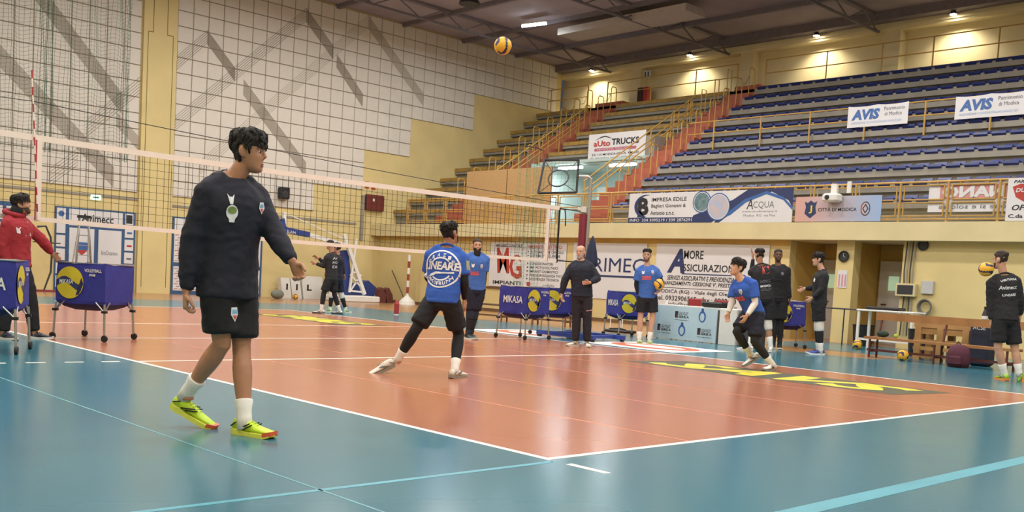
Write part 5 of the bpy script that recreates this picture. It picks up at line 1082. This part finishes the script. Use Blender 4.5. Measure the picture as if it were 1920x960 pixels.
def crest(pt, w=.05):
    if pt:
        pt[1]([(-w*.6, w), (w*.6, w), (w*.7, 0), (0, -w), (-w*.7, 0)], M_pw); pt[1]([(-w*.45, w*.7), (w*.45, w*.7), (w*.5, w*.1), (-w*.5, w*.1)], M_pc, .002); pt[1]([(-w*.42, -w*.1), (w*.42, -w*.1), (0, -w*.75)], M_pr, .002)
# 1 walker in front
P = person('person in black sweatshirt and shorts with neon yellow shoes walking in the foreground', 6.12, dict(pel=(429, 514), msh=(437, 350), head=(466, 285), elR=(359, 450), wrR=(349, 548), haR=(347, 590), elL=(514, 438), wrL=(549, 492), haL=(560, 512), knL=(453, 657), anL=(459, 765), toL=(524, 826), knR=(416, 645), anR=(352, 735), toR=(384, 800), heR=(319, 764)), H=1.93, face=135, chest=148, head=108, tilt=-2, skin='tan', hair=('fringe', '1b1614'), top=('long', 'navy'), bcol='black', sock=('e6e4e0', .12), shoes=SH_NEON, voxel=.0065, ground=(0, 1), bag=.009, hem=.16, curl=1.5, stripe='1c1d20', sg=dict(elR=.3, elL=-.6, wrL=-.8, wrR=-.3, knR=.2, anR=.8, knL=-.4, anL=-.3, toR=-.4))
pt = printer(P, (433, 374)); pt and pt[1]([(-.022, .035), (-.008, .01), (.0, .02), (.008, .01), (.022, .035), (.012, -.03), (-.004, -.03)], M_pw)
pt = printer(P, (435, 398)); pt and (pt[1](ellipse(14, .036, .045), M_pw), pt[1](ellipse(12, .028, .022, (0, .012)), mat('green_crest_print', '7c9150', .7, .1), .002), pt[1]([(-.02, -.035), (.02, -.035), (.015, -.06), (-.015, -.06)], M_pw, .001))
crest(printer(P, (489, 391)), .036); crest(printer(P, (440, 590), 'bottom'), .045)
for k in 'RL':
    o, Q = P['J']['shoe'+k]; mo = mat('coral_sole_tip', 'e0603c', .5, .05)
    MB().add([Q(x, y, z) for x, y, z in ((.84, -.049, .012), (1.0, -.03, .02), (1.03, 0, .03), (1.0, .03, .02), (.84, .049, .012), (.84, .051, .034), (1.0, .032, .045), (1.035, 0, .05), (1.0, -.032, .045), (.84, -.051, .034))], [(0, 1, 8, 9), (1, 2, 7, 8), (2, 3, 6, 7), (3, 4, 5, 6), (5, 6, 7, 8, 9), (0, 4, 3, 2, 1)]).build('toe_bumper', mo, o)
# 2 red hoodie
P = person('person in red hoodie and black trousers leaning on a navy ball cart', 11.95, dict(pel=(33, 490), msh=(30, 412), head=(40, 384), elR=(2, 462), wrR=(14, 505), elL=(80, 452), wrL=(98, 476), haL=(108, 484), knL=(58, 566), anL=(64, 628), toL=(101, 637), knR=(14, 568), anR=(6, 628), toR=(27, 637)), H=1.82, face=112, chest=125, head=100, tilt=10, skin='olive', hair=('fringe', '1f1815'), beard=(0, '4a3328'), snood='black', top=('hood', 'red'), bottom='trousers', bcol='black', shoes=('262c3c', 'd8d8d6', '2b3142'), bag=.012, sg=dict(elR=-.3, elL=.4, wrL=.3))
pt = printer(P, (35, 432)); pt and pt[1]([(-.03, .04), (0, .02), (.03, .04), (.02, -.04), (-.02, -.03)], M_pw)
# 3, 4 pair beyond the net
P = person('person in dark kit with white trainers walking left beyond the net', 24.0, dict(pel=(621, 520), msh=(622, 480), head=(619, 459), elR=(612, 497), wrR=(597, 484), haR=(592, 481), elL=(607, 499), wrL=(592, 494), haL=(586, 491), knL=(607, 550), anL=(603, 575), toL=(586, 585), knR=(627, 552), anR=(637, 576), toR=(624, 590)), H=1.84, face=-60, chest=-45, head=-50, skin='olive', hair=('crop', '1a1512'), top=('long', 'coal'), bcol='black', legs='black', sock=('d9d3cc', .14), shoes=('dcdad6', '3a3a3c', 'e4e2de'), sg=dict(elR=.5, elL=.2))
pt = printer(P, (629, 487)); pt and [pt[0](t, M_pw, -.08, -.1*k, .16, .06) for k, t in enumerate(('AV', 'MO', 'DI'))]
person('person in dark kit with white knee pads half hidden behind the one walking left', 25.0, dict(pel=(632, 522), msh=(634, 484), head=(632, 465), elR=(642, 500), wrR=(645, 515), elL=(622, 500), wrL=(615, 510), knL=(622, 552), anL=(619, 573), toL=(611, 584), knR=(640, 553), anR=(649, 571), toR=(657, 583)), H=1.8, face=-60, skin='olive', hair=('fringe', '2a1c14'), top=('long', 'dnavy'), bcol='dnavy', knee='white', legs='black', sock=('c9d8c0', .06), shoes=('b9d3a6', 'd5dccb', 'd0d6c4'))
# 5 blue back player
P = person('player in blue shirt seen from behind in a wide stance watching the ball', 10.35, dict(pel=(830, 556), msh=(838, 474), head=(844, 437), elR=(871, 528), wrR=(871, 560), haR=(871, 566), elL=(803, 520), wrL=(822, 540), knL=(779, 619), anL=(747, 672), toL=(705, 702), heL=(741, 687), knR=(860, 627), anR=(853, 684), toR=(880, 706)), H=1.84, face=25, chest=12, head=38, tilt=18, skin='olive', hair=('short', '17120f'), beard=(0, '3a2a22'), top=('tee', 'blue'), under=('sleeve', MATS['cloth_black']), bcol='black', legs='black', sock=('e2dfda', .12), shoes=('d8d2c6', '8e877c', 'e2ddd4'), stripe='6d6a64', ground=(1, 0), bag=.008, sg=dict(elR=-.2, wrR=.6, elL=.6, wrL=.6, knL=-.4, anL=.5, knR=.6, anR=-.6, toL=-.2, msh=.3))
pt = printer(P, (826, 504))
if pt:
    tx, po = pt
    for r_ in (.2, .125): 
        k = 32; [po([(r_*math.cos(R(360*i/k)), r_*math.sin(R(360*i/k))), ((r_-.016)*math.cos(R(360*i/k)), (r_-.016)*math.sin(R(360*i/k))), ((r_-.016)*math.cos(R(360*(i+1)/k)), (r_-.016)*math.sin(R(360*(i+1)/k))), (r_*math.cos(R(360*(i+1)/k)), r_*math.sin(R(360*(i+1)/k)))], M_pw) for i in range(k) if r_ > .15 or not (-35 < (360*i/k+180) % 360-180 < 35 or (360*i/k) % 360 > 145 and (360*i/k) % 360 < 215)]
    tx('LINEARE', M_pw, -.19, -.01, .38, .085, bold=.04, shear=.15, lift=.002); po([(-.19, -.06), (-.05, -.03), (.14, -.02), (.14, -.04), (-.05, -.055), (-.16, -.1)], M_pw, .002)
    for t_, a0, a1, rr in (('GRAZIE', 150, 30, .145), ('ORTOFRUTTA', 215, 325, .155)):
        for i, ch in enumerate(t_):
            a = R(a0+(a1-a0)*i/(len(t_)-1)); tx(ch, M_pw, rr*math.cos(a)-.014, rr*math.sin(a)-.016, .03, .038, bold=.03, lift=.001)
pt = printer(P, (878, 497)); pt and (pt[1]([(-.03, .05), (.03, .05), (.03, -.06), (-.03, -.06)], mat('olive_patch_print', '8f9574', .7, .2, 60)))
# 6 bearded
P = person('player with a long dark beard standing in blue shirt behind the net', 17.07, dict(pel=(891, 537), msh=(894, 481), head=(894.5, 461), elR=(877, 518), wrR=(872, 545), haR=(873, 558), elL=(908, 518), wrL=(905, 547), haL=(903, 561), knR=(882, 590), anR=(877, 628), toR=(888, 637), knL=(889, 590), anL=(883, 626), toL=(893, 636)), H=1.86, face=160, head=170, skin='fair', hair=('crop', '2a1d16'), beard=(1, '1e1512'), top=('tee', 'bluegrey'), under=('sleeve', MATS['cloth_black']), bcol='dnavy', knee='slate', legs='black', sock=('2a2c30', .08), shoes=('3b4c44', 'cfd0cc', '2b2d31'))
pt = printer(P, (889, 513)); pt and pt[0]('2025', M_pr, -.08, -.03, .16, .07, bold=.06); crest(printer(P, (903, 500)), .04); pt = printer(P, (887, 498)); pt and pt[1]([(-.03, .04), (0, .015), (.03, .04), (.02, -.03), (-.02, -.03)], M_pw)
# 7 bald coach
P = person('bald coach in dark navy tracksuit standing beside the net post', 16.8, dict(pel=(1091, 550), msh=(1089, 495), head=(1088.5, 473), elR=(1059, 525), wrR=(1053, 552), haR=(1055, 567), elL=(1121, 522), wrL=(1106, 530), haL=(1096, 530), knR=(1081, 596), anR=(1079, 637), toR=(1065, 647), knL=(1101, 596), anL=(1101, 638), toL=(1104, 650)), H=1.75, face=188, head=200, skin='fair', hair=('bald', 'a09a92'), beard=(0, 'a8a49c'), top=('long', 'slate'), under=('collar', MATS['cloth_white']), bottom='trousers', bcol='trouser', shoes=('d6d0c4', 'cfc9bd', '8a8580'), sg=dict(wrL=-.7, elL=-.2), bag=.012)
pt = printer(P, (1105, 583), 'bottom'); pt and pt[1]([(-.05, .015), (.05, .02), (.05, -.005), (-.05, -.01)], mat('pink_tab_print', 'b98a92', .7, .05))
# 8 player with ball
P = person('player in blue shirt and black shorts standing with a volleyball under the arm', 19.1, dict(pel=(1214, 553), msh=(1214, 504), head=(1213, 479), elR=(1193, 533), wrR=(1197, 553), haR=(1201, 565), elL=(1240, 527), wrL=(1238, 543), haL=(1235, 546), knR=(1201, 592), anR=(1199, 628), toR=(1200, 642), knL=(1224, 592), anL=(1218, 627), toL=(1219, 642)), H=1.86, face=176, head=184, skin='fair', hair=('fade', '1b1512'), beard=(0, '6d4f40'), top=('tee', 'bluegrey'), under=('sleeve', MATS['cloth_black']), bcol='black', sock=('e4e2de', .12), shoes=('b9b7a8', 'a9c25a', 'd5d3cb'), sg=dict(wrL=-.6))
pt = printer(P, (1212, 522)); pt and pt[0]('2025', M_pr, -.09, -.03, .18, .08, bold=.06); crest(printer(P, (1224, 511)), .04); pt = printer(P, (1206, 511)); pt and pt[1]([(-.03, .04), (0, .015), (.03, .04), (.02, -.03), (-.02, -.03)], M_pw)
w_ = P['J']['wrL']; volleyball(on(1236, 533, T=depth(w_)-.13), 'yellow volleyball held against the hip by the standing blue player', (.4, .3, 1.0))
# 9 running player
P = person('player in blue shirt with white sleeves crouching in a low running step', 13.9, dict(pel=(1413, 583), msh=(1392, 531), head=(1383, 502), elR=(1372, 566), wrR=(1366, 586), haR=(1364, 597), elL=(1416, 568), wrL=(1401, 591), haL=(1395, 601), knR=(1381, 622), anR=(1407, 664), toR=(1401, 685), heR=(1426, 671), knL=(1415, 640), anL=(1449, 674), toL=(1434, 693)), H=1.84, face=-125, chest=-140, head=-118, tilt=14, skin='fair', hair=('fringe', '1d1613'), top=('tee', 'blue'), under=('sleeve', MATS['cloth_white']), bcol='dnavy', legs='black', sock=('d9d6cd', .14), shoes=('d6d4cf', '8d8b88', 'e6e4e0'), stripe='2a2b30', ground=(0, 1), sg=dict(knR=-.8, anR=.8, knL=-.6, anL=.5, elL=-.2, wrL=-.6, elR=-.2, wrR=-.3, toR=-.5, msh=-.4))
pt = printer(P, (1388, 561)); pt and pt[0]('2025', M_pr, -.09, -.03, .17, .075, bold=.06); crest(printer(P, (1389, 548)), .04)
# 10 pointing player from behind
P = person('person in charcoal shirt seen from behind pointing one finger up', 18.3, dict(pel=(1432, 556), msh=(1427, 503), head=(1424, 479), elL=(1409, 512), wrL=(1412, 485), haL=(1411, 472), elR=(1444, 533), wrR=(1440, 550), knR=(1440, 608), anR=(1446, 644), toR=(1449, 658), knL=(1416, 606), anL=(1405, 645), toL=(1385, 655)), H=1.86, face=-18, chest=-12, head=-20, skin='olive', hair=('fade', '16110f'), top=('tee', 'coal'), under=('sleeve', MATS['cloth_coal']), bcol='black', knee='white', sock=('e3e1dc', .2), shoes=('e0dedb', 'd4d2cc', 'e8e6e2'), sg=dict(elL=.8, wrL=.2, wrR=.5))
pt = printer(P, (1436, 508)); pt and pt[0]('W17', M_pr, -.09, -.06, .18, .14, bold=.05)
pt = printer(P, (1436, 535)); pt and (pt[0]('MODICA', M_pw, -.1, -.03, .2, .04, bold=.03), pt[0]('AVIMECC', mat('grey_shirt_print', '6a6c74', .7, .05), -.1, .05, .2, .05), pt[0]('VOLLEY', MATS['grey_shirt_print'], -.1, -.1, .2, .05))
h_ = P['J']['wrL']; MB().tube([on(1410, 474, T=depth(h_)), on(1409, 467, T=depth(h_)), on(1406.5, 461, T=depth(h_))], [.011, .01, .008], 8).build('pointing_finger', M_skin('olive'), P['root'], smooth=True)
# 11 dark shirted
P = person('person in black long sleeves and leggings facing the camera behind the pointing one', 19.6, dict(pel=(1459, 554), msh=(1459, 503), head=(1459, 479), elR=(1441, 530), wrR=(1440, 552), elL=(1477, 533), wrL=(1481, 560), haL=(1480, 576), knR=(1452, 608), anR=(1450, 642), toR=(1449, 652), knL=(1464, 608), anL=(1462, 642), toL=(1463, 652)), H=1.9, face=178, head=172, skin='brown', hair=('crop', '120e0d'), beard=(0, '3a2821'), top=('long', 'black'), bcol='black', legs='black', sock=('26262a', .1), shoes=SH_BLK)
pt = printer(P, (1467, 513)); pt and pt[1](ellipse(12, .03, .035), MATS['grey_shirt_print'])
# 12 side view
P = person('person in black sweatshirt with white knee pads standing in profile by the pier', 18.47, dict(pel=(1535, 564), msh=(1541, 512), head=(1534.5, 487), elR=(1528, 540), wrR=(1509, 541), haR=(1500, 545), elL=(1541, 543), wrL=(1523, 558), haL=(1514, 565), knR=(1534, 610), anR=(1535, 650), toR=(1511, 662), knL=(1537, 610), anL=(1539, 652), toL=(1515, 664)), H=1.9, face=-98, chest=-100, head=-95, skin='fair', hair=('fringe', '1c1614'), top=('long', 'coal'), bcol='black', knee='white', legs='black', sock=('dcdad6', .12), shoes=('33479c', 'dcdfe6', '2b3c86'), sg=dict(elL=-.2, elR=.3))
pt = printer(P, (1527, 525)); pt and pt[1](ellipse(12, .03, .04), M_pw)
# 13 right edge
P = person('person in black sweatshirt with neon green shoes walking off at the right edge', 14.43, dict(pel=(1885, 592), msh=(1882, 523), head=(1876, 488), elL=(1857, 563), wrL=(1859, 601), haL=(1860, 618), elR=(1913, 562), wrR=(1913, 592), haR=(1912, 604), knL=(1871, 652), anL=(1885, 692), toL=(1872, 715), heL=(1898, 704), knR=(1903, 656), anR=(1911, 700), toR=(1901, 722)), H=1.9, face=-35, chest=-22, head=-55, skin='fair', hair=('mohawk', '2c211a'), beard=(0, '4a2c1e'), top=('long', 'coal'), bcol='black', sock=('e6e4e0', .17), shoes=('8fc62e', 'd98a3c', '2c3a18'), ground=(0, 1), sg=dict(anL=.3, elR=.2, wrR=.5, toL=-.3))
for pix, t_, w, h in (((1893, 524), 'VIRTUOSA', .24, .035), ((1891, 539), 'Avimecc', .26, .06), ((1893, 553), 'LINEARE', .2, .035)):
    pt = printer(P, pix); pt and pt[0](t_, M_pw, -w/2, -h/2, w, h, bold=.02, shear=.1)
